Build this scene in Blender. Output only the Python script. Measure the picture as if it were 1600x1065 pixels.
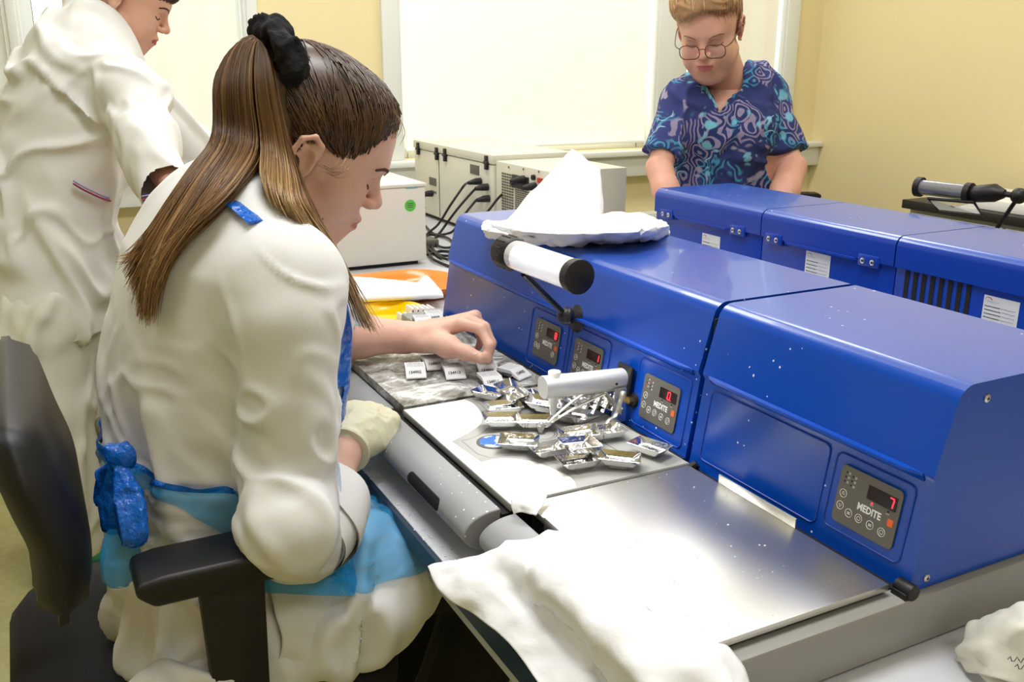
import bpy, bmesh, math, random
import numpy as np
from mathutils import Matrix, Vector
for o in list(bpy.data.objects): bpy.data.objects.remove(o, do_unlink=True)
SC = bpy.context.scene
COL = SC.collection
# ---------------------------------------------------------------- camera
CW, CH, FPX = 1600.0, 1065.0, 1471.55
CAM = np.array([0., 0., 1.30])
_p, _y, _r = 0.28920805, 2.66508854, 0.0024303
_fw = np.array([math.cos(_y)*math.cos(_p), math.sin(_y)*math.cos(_p), -math.sin(_p)])
_rt = np.cross(_fw, [0, 0, 1.]); _rt /= np.linalg.norm(_rt); _up = np.cross(_rt, _fw)
RT = _rt*math.cos(_r)+_up*math.sin(_r); UP = -_rt*math.sin(_r)+_up*math.cos(_r); FW = _fw
cd = bpy.data.cameras.new('camera'); cam = bpy.data.objects.new('camera', cd); COL.objects.link(cam)
cd.sensor_width = 36; cd.lens = 36*FPX/CW; cd.clip_start = 0.05
m = Matrix.Identity(4)
for i in range(3):
    m[i][0] = RT[i]; m[i][1] = UP[i]; m[i][2] = -FW[i]; m[i][3] = CAM[i]
cam.matrix_world = m; SC.camera = cam
# ---------------------------------------------------------------- world, exposure, room lights
SC.view_settings.view_transform = 'Standard'; SC.view_settings.look = 'None'
SC.view_settings.exposure = 0.6; SC.view_settings.gamma = 1; SC.view_settings.use_curve_mapping = False
w = bpy.data.worlds.new('world'); SC.world = w; w.use_nodes = True
w.node_tree.nodes['Background'].inputs[0].default_value = (.9, .95, 1, 1)
w.node_tree.nodes['Background'].inputs[1].default_value = 0.3
def area(name, loc, size, power, color=(1, 1, 1), rot=(0, 0, 0)):
    l = bpy.data.lights.new(name, 'AREA'); l.shape = 'RECTANGLE'; l.size, l.size_y = size; l.energy = power; l.color = color
    o = bpy.data.objects.new(name, l); COL.objects.link(o); o.location = loc; o.rotation_euler = rot; return o
LAMPS = [(-2.9, 0.7), (-2.9, 2.5), (-1.0, 0.55), (-1.0, 2.5), (0.9, 0.6), (-1.2, -1.5)]
for (lx, ly), pw in zip(LAMPS, (17, 14, 22, 11, 9, 8)):
    area('ceiling_lamp_light', (lx, ly, 2.83), (.58, 1.15), pw, (.98, .99, 1))
# ---------------------------------------------------------------- picture to place helpers
def at(u, v, d): return CAM + (RT*((u-CW/2)/FPX) - UP*((v-CH/2)/FPX) + FW)*d
def _ray(u, v): return RT*((u-CW/2)/FPX) - UP*((v-CH/2)/FPX) + FW
def onz(u, v, z): d = _ray(u, v); return CAM + d*((z-CAM[2])/d[2])
def ony(u, v, y): d = _ray(u, v); return CAM + d*((y-CAM[1])/d[1])
def onx(u, v, x): d = _ray(u, v); return CAM + d*((x-CAM[0])/d[0])
V = lambda *a: np.array(a, float)
def unit(a): a = np.array(a, float); return a/np.linalg.norm(a)
# ---------------------------------------------------------------- materials
MATS = {}
def pm(name, col, rough=.5, metal=0., bump=0., bscale=40., var=0., vscale=6., coat=0., sss=0., trans=0., alpha=1., emit=None, es=0., ior=1.45, stretch=None, col2=None, spec=.5, sheen=0.):
    mt = bpy.data.materials.new(name); mt.use_nodes = True; nt = mt.node_tree; b = nt.nodes['Principled BSDF']
    b.inputs['Base Color'].default_value = (*col, 1); b.inputs['Roughness'].default_value = rough; b.inputs['Metallic'].default_value = metal
    b.inputs['IOR'].default_value = ior; b.inputs['Coat Weight'].default_value = coat; b.inputs['Transmission Weight'].default_value = trans
    b.inputs['Alpha'].default_value = alpha; b.inputs['Specular IOR Level'].default_value = spec; b.inputs['Sheen Weight'].default_value = sheen
    if sss:
        b.inputs['Subsurface Weight'].default_value = sss; b.inputs['Subsurface Radius'].default_value = (1, .3, .15); b.inputs['Subsurface Scale'].default_value = .006
    if emit: b.inputs['Emission Color'].default_value = (*emit, 1); b.inputs['Emission Strength'].default_value = es
    tc = nt.nodes.new('ShaderNodeTexCoord'); src = tc.outputs['Object']
    if stretch:
        mp = nt.nodes.new('ShaderNodeMapping'); mp.inputs['Scale'].default_value = stretch; nt.links.new(src, mp.inputs[0]); src = mp.outputs[0]
    if bump:
        n = nt.nodes.new('ShaderNodeTexNoise'); n.inputs['Scale'].default_value = bscale; n.inputs['Detail'].default_value = 4; nt.links.new(src, n.inputs['Vector'])
        bp = nt.nodes.new('ShaderNodeBump'); bp.inputs['Strength'].default_value = bump; bp.inputs['Distance'].default_value = .01
        nt.links.new(n.outputs[0], bp.inputs['Height']); nt.links.new(bp.outputs[0], b.inputs['Normal'])
    if var:
        n = nt.nodes.new('ShaderNodeTexNoise'); n.inputs['Scale'].default_value = vscale; n.inputs['Detail'].default_value = 5; nt.links.new(src, n.inputs['Vector'])
        r = nt.nodes.new('ShaderNodeValToRGB'); nt.links.new(n.outputs[0], r.inputs[0])
        c2 = col2 or tuple(c*(1-var) for c in col)
        r.color_ramp.elements[0].position = .35; r.color_ramp.elements[1].position = .65
        r.color_ramp.elements[0].color = (*c2, 1); r.color_ramp.elements[1].color = (*col, 1)
        nt.links.new(r.outputs[0], b.inputs['Base Color'])
    MATS[name] = mt; return mt
def nodes(mt): nt = mt.node_tree; return nt, nt.nodes['Principled BSDF'], nt.nodes['Texture Coordinate']
def flecks(mt, scale=60, thr=.09, white=(.85, .87, .9), gate=.5, gscale=5):
    """small scattered wax crumbs and specks lying on a surface"""
    nt, b, tc = nodes(mt); old = b.inputs['Base Color'].links[0].from_socket if b.inputs['Base Color'].links else None
    v = nt.nodes.new('ShaderNodeTexVoronoi'); v.inputs['Scale'].default_value = scale; nt.links.new(tc.outputs['Object'], v.inputs['Vector'])
    nd = nt.nodes.new('ShaderNodeTexNoise'); nd.inputs['Scale'].default_value = scale*2.5; nt.links.new(tc.outputs['Object'], nd.inputs['Vector'])
    ad = nt.nodes.new('ShaderNodeMath'); ad.operation = 'MULTIPLY_ADD'; ad.inputs[1].default_value = .25; nt.links.new(nd.outputs[0], ad.inputs[0]); nt.links.new(v.outputs['Distance'], ad.inputs[2])
    l = nt.nodes.new('ShaderNodeMath'); l.operation = 'LESS_THAN'; l.inputs[1].default_value = thr+.125; nt.links.new(ad.outputs[0], l.inputs[0])
    n = nt.nodes.new('ShaderNodeTexNoise'); n.inputs['Scale'].default_value = gscale; n.inputs['Detail'].default_value = 3; nt.links.new(tc.outputs['Object'], n.inputs['Vector'])
    g = nt.nodes.new('ShaderNodeMath'); g.operation = 'GREATER_THAN'; g.inputs[1].default_value = gate; nt.links.new(n.outputs[0], g.inputs[0])
    m = nt.nodes.new('ShaderNodeMath'); m.operation = 'MULTIPLY'; nt.links.new(l.outputs[0], m.inputs[0]); nt.links.new(g.outputs[0], m.inputs[1])
    mx = nt.nodes.new('ShaderNodeMix'); mx.data_type = 'RGBA'; nt.links.new(m.outputs[0], mx.inputs[0])
    if old: nt.links.new(old, mx.inputs[6])
    else: mx.inputs[6].default_value = b.inputs['Base Color'].default_value
    mx.inputs[7].default_value = (*white, 1); nt.links.new(mx.outputs[2], b.inputs['Base Color'])
    return mt
M_wall = pm('wall_paint', (.80, .68, .38), .8, bump=.05, bscale=120)
M_ceil = pm('ceiling_paint', (.85, .84, .78), .9)
M_floor = pm('floor_linoleum', (.42, .40, .19), .35, var=.12, vscale=45, col2=(.36, .34, .13))
M_frame = pm('window_plastic', (.80, .82, .78), .35)
M_ledge = pm('trunking_plastic', (.78, .79, .74), .4)
M_blind = pm('blind_fabric', (.80, .76, .62), .9, bump=.03, bscale=8, emit=(1, .91, .68), es=.36)  # emission stands in for daylight coming through the fabric
M_blind2 = pm('blind_fabric_dim_glow', (.80, .79, .68), .9, bump=.03, bscale=8, emit=(1, .93, .72), es=.14)  # weaker emission, standing in for less daylight behind the cloth
M_glass = pm('pane_glass', (.9, .95, 1), .05, emit=(.95, .98, 1), es=1.1)
M_blue = flecks(pm('blue_paint', (.002, .066, .46), .26, bump=.02, bscale=250, spec=.45), 70, .085, gate=.52, gscale=9)
M_bluetop = flecks(pm('blue_paint_top_sheen', (.014, .075, .42), .30, bump=.01, bscale=300, spec=1., coat=.35), 60, .08, gate=.57, gscale=8)  # blue paint copy, greyer and glossier for the reflection on upper faces
M_blueclean = pm('blue_paint_clean', (.006, .045, .36), .3, bump=.02, bscale=250, spec=.5)
M_black = pm('black_plastic', (.009, .009, .010), .45)
M_blackm = pm('black_matt_fabric', (.010, .010, .012), .85, bump=.1, bscale=400)
M_void = pm('black_recess', (.006, .006, .007), .8)
M_gray = flecks(pm('gray_plastic', (.30, .305, .31), .42, bump=.03, bscale=200), 80, .10, white=(.8, .8, .8), gate=.47, gscale=11)
M_base = flecks(pm('gray_casing', (.30, .295, .27), .42), 24, .05, white=(.7, .7, .68), gate=.6)
M_table = pm('table_laminate', (.60, .61, .64), .42, bump=.02, bscale=500)
M_tedge = pm('table_edge_band', (.008, .03, .06), .4)
M_tunder = pm('table_underside', (.45, .47, .44), .6)
M_steel = pm('brushed_steel', (.72, .71, .66), .36, metal=1, bump=.05, bscale=30, stretch=(8, 60, 8))
M_chrome = pm('polished_steel', (.80, .80, .80), .16, metal=1, bump=.12, bscale=90)
M_screw = pm('screw_metal', (.7, .69, .65), .3, metal=1)
M_brass = pm('brass', (.75, .48, .15), .3, metal=1)
M_panel = pm('panel_gray', (.115, .108, .092), .5)
M_print = pm('white_print', (.8, .8, .78), .5)
M_dim = pm('gray_print', (.42, .41, .38), .5)
M_orange = pm('orange_print', (.85, .12, .02), .5)
M_disp = pm('display_window', (.012, .004, .004), .2)
M_red = pm('red_segment', (.6, .0, .0), .5, emit=(1, .02, .03), es=3.0)
M_redoff = pm('red_dot', (.45, .04, .04), .5)
M_cream = pm('cream_enamel', (.66, .64, .53), .42, bump=.01, bscale=300)
M_cream2 = pm('white_enamel', (.72, .70, .62), .4)
M_cloth = pm('white_towel_paper', (.86, .87, .88), .95, bump=.12, bscale=60)
M_alu = pm('satin_aluminium', (.72, .73, .70), .42, metal=.55)
M_white = pm('white_plastic', (.85, .84, .80), .4)
M_labelw = pm('label_paper', (.70, .71, .72), .5)
M_ink = pm('ink', (.05, .05, .07), .6)
M_pen = pm('pen_ink', (.10, .12, .30), .6)
# ---------------------------------------------------------------- mesh helpers
def wloc(o):
    v = np.zeros(3)
    while o is not None: v = v + np.array(o.location); o = o.parent
    return v
def tag(o, label=None, cat=None, group=None, kind=None):
    if label: o['label'] = label
    if cat: o['category'] = cat
    if group: o['group'] = group
    if kind: o['kind'] = kind
    return o
def thing(name, loc, label, cat, group=None):
    o = bpy.data.objects.new(name, None); COL.objects.link(o); o.location = tuple(loc); o.empty_display_size = .02
    return tag(o, label, cat, group)
def raw(name, verts, faces, mat, parent=None, smooth=None, org=None, mi=None):
    verts = np.asarray(verts, float).reshape(-1, 3)
    if parent is not None: base = wloc(parent)
    elif org is not None: base = np.array(org, float)
    else: base = np.array([(verts[:, 0].min()+verts[:, 0].max())/2, (verts[:, 1].min()+verts[:, 1].max())/2, verts[:, 2].min()])
    me = bpy.data.meshes.new(name)
    if isinstance(faces, np.ndarray):
        nf = len(faces); k = faces.shape[1]
        me.vertices.add(len(verts)); me.vertices.foreach_set('co', (verts-base).astype(np.float32).ravel())
        me.loops.add(nf*k); me.loops.foreach_set('vertex_index', faces.astype(np.int32).ravel())
        me.polygons.add(nf); me.polygons.foreach_set('loop_start', np.arange(0, nf*k, k, dtype=np.int32))
        me.update(calc_edges=True)
    else:
        me.from_pydata([tuple(v) for v in (verts-base)], [], faces); me.update()
    for mt in (mat if isinstance(mat, (list, tuple)) else [mat]): me.materials.append(mt)
    if mi is not None: me.polygons.foreach_set('material_index', np.asarray(mi, np.int32))
    o = bpy.data.objects.new(name, me); COL.objects.link(o)
    if parent is None: o.location = tuple(base)
    else: o.parent = parent
    if smooth is True: me.shade_smooth()
    elif smooth: me.shade_smooth(); me.set_sharp_from_angle(angle=math.radians(smooth))
    return o
class MB:
    def __init__(s): s.v = []; s.f = []
    def add(s, vs, fs):
        n = len(s.v); s.v += [tuple(map(float, v)) for v in vs]; s.f += [tuple(i+n for i in f) for f in fs]; return s
    def box(s, x0, x1, y0, y1, z0, z1):
        return s.add([(x, y, z) for x in (x0, x1) for y in (y0, y1) for z in (z0, z1)],
                     [(0, 1, 3, 2), (4, 6, 7, 5), (0, 4, 5, 1), (2, 3, 7, 6), (0, 2, 6, 4), (1, 5, 7, 3)])
    def obox(s, c, a, b, n, sa, sb, sn):
        c, a, b, n = map(lambda q: np.array(q, float), (c, a, b, n))
        vs = [c+a*sa*i/2+b*sb*j/2+n*sn*k/2 for i in (-1, 1) for j in (-1, 1) for k in (-1, 1)]
        return s.add(vs, [(0, 1, 3, 2), (4, 6, 7, 5), (0, 4, 5, 1), (2, 3, 7, 6), (0, 2, 6, 4), (1, 5, 7, 3)])
    def prism(s, prof, ext0, ext1, place):
        """prof: 2-D outline; place(p, q, t) -> world point; ext0..ext1 sweep"""
        n = len(prof); vs = [place(p, q, ext0) for p, q in prof]+[place(p, q, ext1) for p, q in prof]
        fs = [(i, (i+1) % n, n+(i+1) % n, n+i) for i in range(n)]+[tuple(range(n-1, -1, -1)), tuple(range(n, 2*n))]
        return s.add(vs, fs)
    def loft(s, rings, cap=True, closed=True):
        n = len(rings[0]); vs = [p for r in rings for p in r]; fs = []
        for j in range(len(rings)-1):
            for i in range(n if closed else n-1):
                fs.append((j*n+i, j*n+(i+1) % n, (j+1)*n+(i+1) % n, (j+1)*n+i))
        if cap: fs += [tuple(range(n-1, -1, -1)), tuple(range((len(rings)-1)*n, len(rings)*n))]
        return s.add(vs, fs)
    def tube(s, pts, r, n=10, cap=True, flat=1., upv=None):
        pts = [np.array(p, float) for p in pts]; rings = []; rr = r if hasattr(r, '__len__') else [r]*len(pts)
        d0 = unit(pts[1]-pts[0]); u = np.array(upv, float) if upv is not None else np.cross(d0, [0, 0, 1.])
        if np.linalg.norm(u) < 1e-3: u = np.array([1., 0, 0])
        for i, p in enumerate(pts):
            d = unit((pts[min(i+1, len(pts)-1)]-pts[max(i-1, 0)]) if len(pts) > 1 else d0)
            u = u-d*np.dot(u, d); u = unit(u); w2 = np.cross(d, u)
            rings.append([p+(u*math.cos(t)+w2*math.sin(t)*flat)*rr[i] for t in [2*math.pi*k/n for k in range(n)]])
        return s.loft(rings, cap)
    def cyl(s, a, b, r, n=20, r2=None): return s.tube([a, b], [r, r if r2 is None else r2], n)
    def sphere(s, c, r, n=12, sc=(1, 1, 1)):
        rings = []; c = np.array(c, float)
        for j in range(1, n):
            t = math.pi*j/n
            rings.append([c+r*np.array([sc[0]*math.sin(t)*math.cos(q), sc[1]*math.sin(t)*math.sin(q), sc[2]*math.cos(t)]) for q in [2*math.pi*k/(2*n) for k in range(2*n)]])
        return s.loft(rings)
    def build(s, name, mat, parent=None, smooth=30, bevel=0, seg=2, org=None):
        o = raw(name, s.v, s.f, mat, parent, smooth if not bevel else None, org)
        bm = bmesh.new(); bm.from_mesh(o.data); bmesh.ops.recalc_face_normals(bm, faces=bm.faces); 
        if bevel:
            bmesh.ops.remove_doubles(bm, verts=bm.verts, dist=1e-6)
            es = [e for e in bm.edges if len(e.link_faces) == 2 and e.calc_face_angle(0) > math.radians(35)]
            bmesh.ops.bevel(bm, geom=es, offset=bevel, segments=seg, profile=.5, affect='EDGES', clamp_overlap=True)
        bm.to_mesh(o.data); bm.free()
        if smooth or bevel: o.data.shade_smooth(); o.data.set_sharp_from_angle(angle=math.radians(smooth or 30))
        return o
def rrect(w, h, r, n=5):
    pts = []
    for cx, cy, a0 in ((w/2-r, h/2-r, 0), (-w/2+r, h/2-r, 90), (-w/2+r, -h/2+r, 180), (w/2-r, -h/2+r, 270)):
        for k in range(n+1):
            a = math.radians(a0+90*k/n); pts.append((cx+r*math.cos(a), cy+r*math.sin(a)))
    return pts
def smoothpts(P, n=8, closed=False):
    """Catmull-Rom through points"""
    P = [np.array(p, float) for p in P]; out = []
    m_ = len(P); rng = m_ if closed else m_-1
    for i in range(rng):
        if closed: a, b, c, d = P[(i-1) % m_], P[i], P[(i+1) % m_], P[(i+2) % m_]
        else: a, b, c, d = P[max(i-1, 0)], P[i], P[i+1], P[min(i+2, m_-1)]
        for k in range(n):
            t = k/n; out.append(.5*((2*b)+(c-a)*t+(2*a-5*b+4*c-d)*t*t+(3*b-a-3*c+d)*t**3))
    if not closed: out.append(P[-1])
    return out
def text(s, size, org, xd, yd, mat, parent, name='lettering', bold=0., align='LEFT', squeeze=1., ext=.0002):
    c = bpy.data.curves.new(name, 'FONT'); c.body = s; c.size = 1; c.offset = bold; c.align_x = align; c.resolution_u = 2
    o = bpy.data.objects.new('tmp', c); COL.objects.link(o); bpy.context.view_layer.update()
    me = bpy.data.meshes.new_from_object(o.evaluated_get(bpy.context.evaluated_depsgraph_get()))
    bpy.data.objects.remove(o); xd = unit(xd); yd = unit(yd); nn = np.cross(xd, yd)
    co = np.empty(len(me.vertices)*3); me.vertices.foreach_get('co', co); co = co.reshape(-1, 3)*size
    vs = np.array(org)+co[:, :1]*xd*squeeze+co[:, 1:2]*yd+nn*ext
    fs = [tuple(p.vertices) for p in me.polygons]; bpy.data.meshes.remove(me)
    return raw(name, vs, fs, mat, parent)
def textgeo(s, size, bold=0., align='LEFT'):
    c = bpy.data.curves.new('t', 'FONT'); c.body = s; c.size = 1; c.offset = bold; c.align_x = align; c.resolution_u = 2
    o = bpy.data.objects.new('tmp', c); COL.objects.link(o); bpy.context.view_layer.update()
    me = bpy.data.meshes.new_from_object(o.evaluated_get(bpy.context.evaluated_depsgraph_get())); bpy.data.objects.remove(o)
    co = np.empty(len(me.vertices)*3); me.vertices.foreach_get('co', co); co = co.reshape(-1, 3)*size
    fs = [tuple(p.vertices) for p in me.polygons]; bpy.data.meshes.remove(me); return co, fs
def copy_tree(o, parent=None):
    c = o.copy(); COL.objects.link(c); c.parent = parent
    for ch in list(o.children): copy_tree(ch, c)
    return c
def struct(o): o['kind'] = 'structure'; return o
# ================================================================ THE ROOM
XW, YW, XF, YF, ZC = -3.77, 3.72, 2.2, -3.2, 2.9
struct(MB().box(XW-.12, XF+.1, YF-.1, YW+.1, -.1, 0).build('floor', M_floor))
struct(MB().box(XW-.12, XF+.1, YF-.1, YW+.1, ZC, ZC+.1).build('ceiling', M_ceil))
# back wall (window wall) with three openings
wins = [(-1.95, .02), (.05, .82), (1.42, 2.70), (2.86, 3.47)]
WZ0, WZ1 = .90, 2.45
wb = MB(); ys = [YF-.1]+[q for a in wins for q in a]+[YW+.1]
for i in range(0, len(ys), 2): wb.box(XW-.3, XW, ys[i], ys[i+1], 0, ZC)
for a, b in wins: wb.box(XW-.3, XW, a, b, 0, WZ0).box(XW-.3, XW, a, b, WZ1, ZC)
struct(wb.build('wall_back', M_wall))
struct(MB().box(XW-.1, XF+.1, YW, YW+.1, 0, ZC).build('wall_right', M_wall))
struct(MB().box(XW-.1, XF+.1, YF-.1, YF, 0, ZC).build('wall_left', M_wall))
struct(MB().box(XF, XF+.1, YF, YW, 0, ZC).build('wall_front', M_wall))
struct(MB().box(-1.62, -1.2, YW-.09, YW, 0, ZC).build('trim_1', M_wall))
for i, (a, b) in enumerate(wins):
    f = MB(); t = .055; x0, x1 = XW-.16, XW-.06
    f.box(x0, x1, a, a+t, WZ0, WZ1).box(x0, x1, b-t, b, WZ0, WZ1).box(x0, x1, a+t, b-t, WZ0, WZ0+t).box(x0, x1, a+t, b-t, WZ1-t, WZ1)
    fo = struct(f.build('window_%d' % (i+1), M_frame, bevel=.004))
    MB().box(x0+.04, x0+.05, a+t, b-t, WZ0+t, WZ1-t).build('window_pane', M_glass, fo)
    # reveal lining
    MB().box(XW-.06, XW+.012, a-.03, a+.012, WZ0, WZ1).box(XW-.06, XW+.012, b-.012, b+.03, WZ0, WZ1).build('window_lining', M_frame, fo, bevel=.003)
# roller blinds hung inside the reveals
def blind(y0, y1, z0, z1, x, label, mat, seed=0):
    rnd = random.Random(seed); n = 40; vs = []; fs = []
    for i in range(n+1):
        y = y0+(y1-y0)*i/n; dx = .004*math.sin(i*.55+seed)+.003*math.sin(i*.21)
        vs += [(x+dx, y, z0), (x+dx*.3, y, z1), (x+dx-.002, y, z0), (x+dx*.3-.002, y, z1)]
    for i in range(n):
        a = i*4; b = a+4
        fs += [(a, b, b+1, a+1), (a+2, a+3, b+3, b+2), (a, a+2, b+2, b), (a+1, b+1, b+3, a+3)]
    t = thing('roller_blind', (x, (y0+y1)/2, z0), label, 'blind')
    raw('blind_fabric', vs, fs, mat, t, smooth=40)
    MB().cyl((x, y0, z0), (x, y1, z0), .008, 10).build('bottom_bar', M_frame, t)
    MB().cyl((x, y0, z1+.02), (x, y1, z1+.02), .025, 14).build('roller', M_frame, t)
    return t
blind(1.45, 2.665, .935, 2.38, XW-.02, 'wide bright cream roller blind over the middle window', M_blind, 1)
blind(2.90, 3.44, .935, 2.38, XW-.02, 'narrow cream roller blind behind the woman in the blue patterned top', M_blind2, 2)
blind(.30, .79, .935, 2.38, XW-.03, 'pale roller blind right of the standing woman in white', M_blind2, 3)
blind(-1.9, -.08, .935, 2.38, XW-.03, 'cream roller blind at the left edge behind the white shoulders', M_blind, 4)
for i, (a, b) in enumerate(((YF, .84), (.84, YW))):
    z0, z1 = .78, .90
    struct(MB().box(XW, XW+.06, a, b, z0, z1-.025).box(XW, XW+.085, a, b, z1-.025, z1).build('trim_%d' % (i+2), M_ledge, bevel=.004))
struct(MB().box(XW, XW+.07, YF, YW, .44, .60).build('trim_4', M_ledge, bevel=.006))
struct(MB().box(XW, XW+.02, 1.35, 1.42, WZ0, WZ1).box(XW, XW+.02, 2.70, 2.86, WZ0, WZ1).box(XW, XW+.02, 3.47, 3.55, WZ0, WZ1).box(XW, XW+.02, .82, .86, WZ0, WZ1).box(XW, XW+.02, .02, .05, WZ0, WZ1).build('trim_5', M_frame, bevel=.003))
struct(MB().box(XW, XF, YW-.015, YW, 0, .08).build('baseboard_right', M_ledge))
struct(MB().box(XW, XW+.015, YF, YW-.015, 0, .08).build('baseboard_back', M_ledge))
for (lx, ly) in LAMPS:
    MB().box(lx-.31, lx+.31, ly-.6, ly+.6, 2.84, 2.9).build('ceiling_panel', M_white)['kind'] = 'structure'
# ================================================================ TABLE
T = .74
tb = thing('laboratory_table', (-2.0, .99, 0), 'long light grey laboratory table with dark edge carrying both blue machines', 'table')
tx0, tx1, ty0, ty1 = -3.55, 0.3, .372, 1.66
MB().box(tx0, tx1, ty0+.006, ty1, T-.028, T).build('table_top', M_table, tb, bevel=.003)
MB().box(tx0, tx1, ty0, ty0+.006, T-.028, T-.001).build('edge_band', M_tedge, tb)
MB().box(tx0+.05, tx1-.05, ty0+.02, ty0+.05, T-.07, T-.029).box(tx0+.05, tx1-.05, ty1-.05, ty1-.02, T-.07, T-.029).build('apron_rail', M_tunder, tb)
for x in (-3.45, -2.05, .15):
    for y in (.47, 1.55):
        MB().box(x-.03, x+.03, y-.03, y+.03, 0, T-.029).build('leg', M_tunder, tb, bevel=.004)
# ================================================================ THE FRONT EMBEDDING STATION
ZP = .812
def arc(cx, cy, r, a0, a1, n=6): return [(cx+r*math.cos(math.radians(a0+(a1-a0)*k/n)), cy+r*math.sin(math.radians(a0+(a1-a0)*k/n))) for k in range(n+1)]
def hood_profile():   # (y,z) of the sheet metal housing seen from its end
    return [(.719, .801), (.7365, .914)] + [(.7325, .921)] + arc(.773, .988, .0215, 170, 90, 8) + [(.985, 1.0095), (.99, 1.004), (.99, .801)]
LO_UP = unit((0, .0175, .113)); LO_N = np.cross((1, 0, 0), LO_UP)      # lower front: up and outward normal
def front_pt(x, z, off=0.): return V(x, .719+(z-.801)*.0175/.113, z)+LO_N*off
def hood(x0, x1, root):
    pr = hood_profile(); b = MB(); b.prism(pr, x0, x1, lambda p, q, t: V(t, p, q)); h = b.build('hood', M_bluetop, root, smooth=40, bevel=0)
    # same paint: vertical faces plain, top copy toned for the reflected light
    h.data.materials.append(M_blue)
    for p in h.data.polygons:
        if p.normal.z < .75: p.material_index = 1
    # folded lip at the parting line with its flared ends
    L = MB(); a, c = x0+.012, x1-.012
    sec = lambda x, k: [V(x, .7375, .923), V(x, .7325-.006*k, .9215), V(x, .7325-.0065*k, .9185), V(x, .7365, .911)]
    L.loft([sec(a, .05), sec(a+.02, 1), sec(c-.02, 1), sec(c, .05)]); L.build('folded_lip', M_blue, root, smooth=20)
    return h
def frame_line(root, x0, x1, z0, z1, name='pressed_rim'):
    """raised pressed rim on the lower front"""
    out = [front_pt((x0+x1)/2+p, (z0+z1)/2+q, .0002) for p, q in rrect(x1-x0, z1-z0, .008, 4)]
    out.append(out[0]); out.append(out[1]); MB().tube(out, .0011, 6, False).build(name, M_blueclean, root)
SEG = {'0': 'abcdef', '1': 'bc', '7': 'abc', '8': 'abcdefg', '6': 'acdefg'}
def control_panel(root, xc, zc, digits, lit=None, buttons=7, w=.0795, h=.0625, dot=True):
    """gray MEDITE control panel"""
    X = V(1, 0, 0); U = LO_UP; N = LO_N; O = front_pt(xc, zc, .0004)
    P = lambda a, b, e=0.: O+X*a*w+U*b*h+N*e      # a,b in -0.5..0.5
    b = MB(); b.prism(rrect(w, h, .0055), 0, .0016, lambda p, q, t: O+X*p+U*q+N*t); pn = b.build('control_panel', M_panel, root, smooth=40)
    pn['label'] = 'grey keypad panel showing a red %s' % digits.strip('.')
    # display window
    dx0, dx1, dz0, dz1 = -.02, .44, .13, .36
    b = MB(); b.obox(P((dx0+dx1)/2, (dz0+dz1)/2, .0018), X, U, N, (dx1-dx0)*w, (dz1-dz0)*h, .0008); b.build('display', M_disp, pn)
    sg = MB(); cx = .36 if digits != '0.' else .24; dw, dh, t = .0052, .0100, .0012
    c = P(cx, (dz0+dz1)/2, .0024)
    segs = {'a': (0, 1, 1), 'g': (0, 0, 1), 'd': (0, -1, 1), 'f': (-1, .5, 0), 'b': (1, .5, 0), 'e': (-1, -.5, 0), 'c': (1, -.5, 0)}
    for s in SEG[digits[0]]:
        a, q, hz = segs[s]; cc = c+X*(a*dw/2+q*dh/2*.10)+U*q*dh/2
        if hz: sg.obox(cc, X, U, N, dw-t*.3, t, .0004)
        else: sg.obox(cc, X, U, N, t, dh/2-t*.4, .0004)
    if '.' in digits: sg.obox(c+X*.0042-U*.0052, X, U, N, t, t, .0004)
    sg.build('digit', M_red, pn, smooth=None)
    text('MEDITE', .0105, P(-.13, -.115, .0017), X, U, M_print, pn, bold=.035, squeeze=.86)
    b = MB(); b.obox(P(.405, -.075, .0018), X, U, N, .0066, .0076, .0004); b.build('orange_mark', M_orange, pn)
    # round keys
    keys = [(-.39, .02)]+([(-.40, -.2), (-.24, -.26), (-.07, -.26), (.12, -.27), (.31, -.285)] if buttons > 5 else [(-.40, -.22), (-.28, -.24), (.32, -.26)])
    for i, (a, q) in enumerate(keys):
        ring = [P(a, q, .0018)+(X*math.cos(t_)+U*math.sin(t_))*.0044 for t_ in [2*math.pi*k/20 for k in range(21)]]
        kb = MB(); kb.tube(ring, .00032, 4, False)
        if i < 2:
            sgn = 1 if i == 0 else -1; tri = [P(a, q, .0018)+X*.0021*math.cos(t_)+U*.0021*math.sin(t_)*sgn for t_ in (math.pi/2, math.pi*7/6, math.pi*11/6, math.pi/2)]
            kb.tube(tri, .0003, 4, False)
        elif i % 2: kb.tube([P(a, q, .0018)+(X*math.cos(t_)+U*math.sin(t_))*.0021 for t_ in [2*math.pi*k/12 for k in range(13)]], .00028, 4, False)
        else: kb.tube([P(a-.022, q+.01, .0018), P(a+.022, q+.01, .0018)], .0004, 4).tube([P(a-.022, q-.015, .0018), P(a+.022, q-.015, .0018)], .0004, 4)
        kb.build('key', M_print, pn, smooth=None)
    # indicator dots with tiny print
    for i, (a, q) in enumerate([(-.40, .39), (-.405, .31), (-.41, .23), (-.29, .36), (-.295, .28), (-.30, .2)]):
        hot = lit and i in lit; MB().cyl(P(a, q, .0014), P(a, q, .0019), .0010, 10).build('indicator', M_redoff if hot else M_void, pn)
        MB().obox(P(a+.048, q+.003, .0017), X, U, N, .0028, .0014, .0002).obox(P(a+.045, q-.02, .0017), X, U, N, .002, .0008, .0002).build('tiny_print', M_dim, pn, smooth=None)
    for a, q, on in ((.08, .085, dot), (.34, .085, False)):
        MB().cyl(P(a, q, .0014), P(a, q, .002), .0011, 10).build('indicator', M_red if on else M_void, pn)
        MB().obox(P(a, q-.04, .0017), X, U, N, .004, .0008, .0002).build('tiny_print', M_dim, pn, smooth=None)
    return pn
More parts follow.
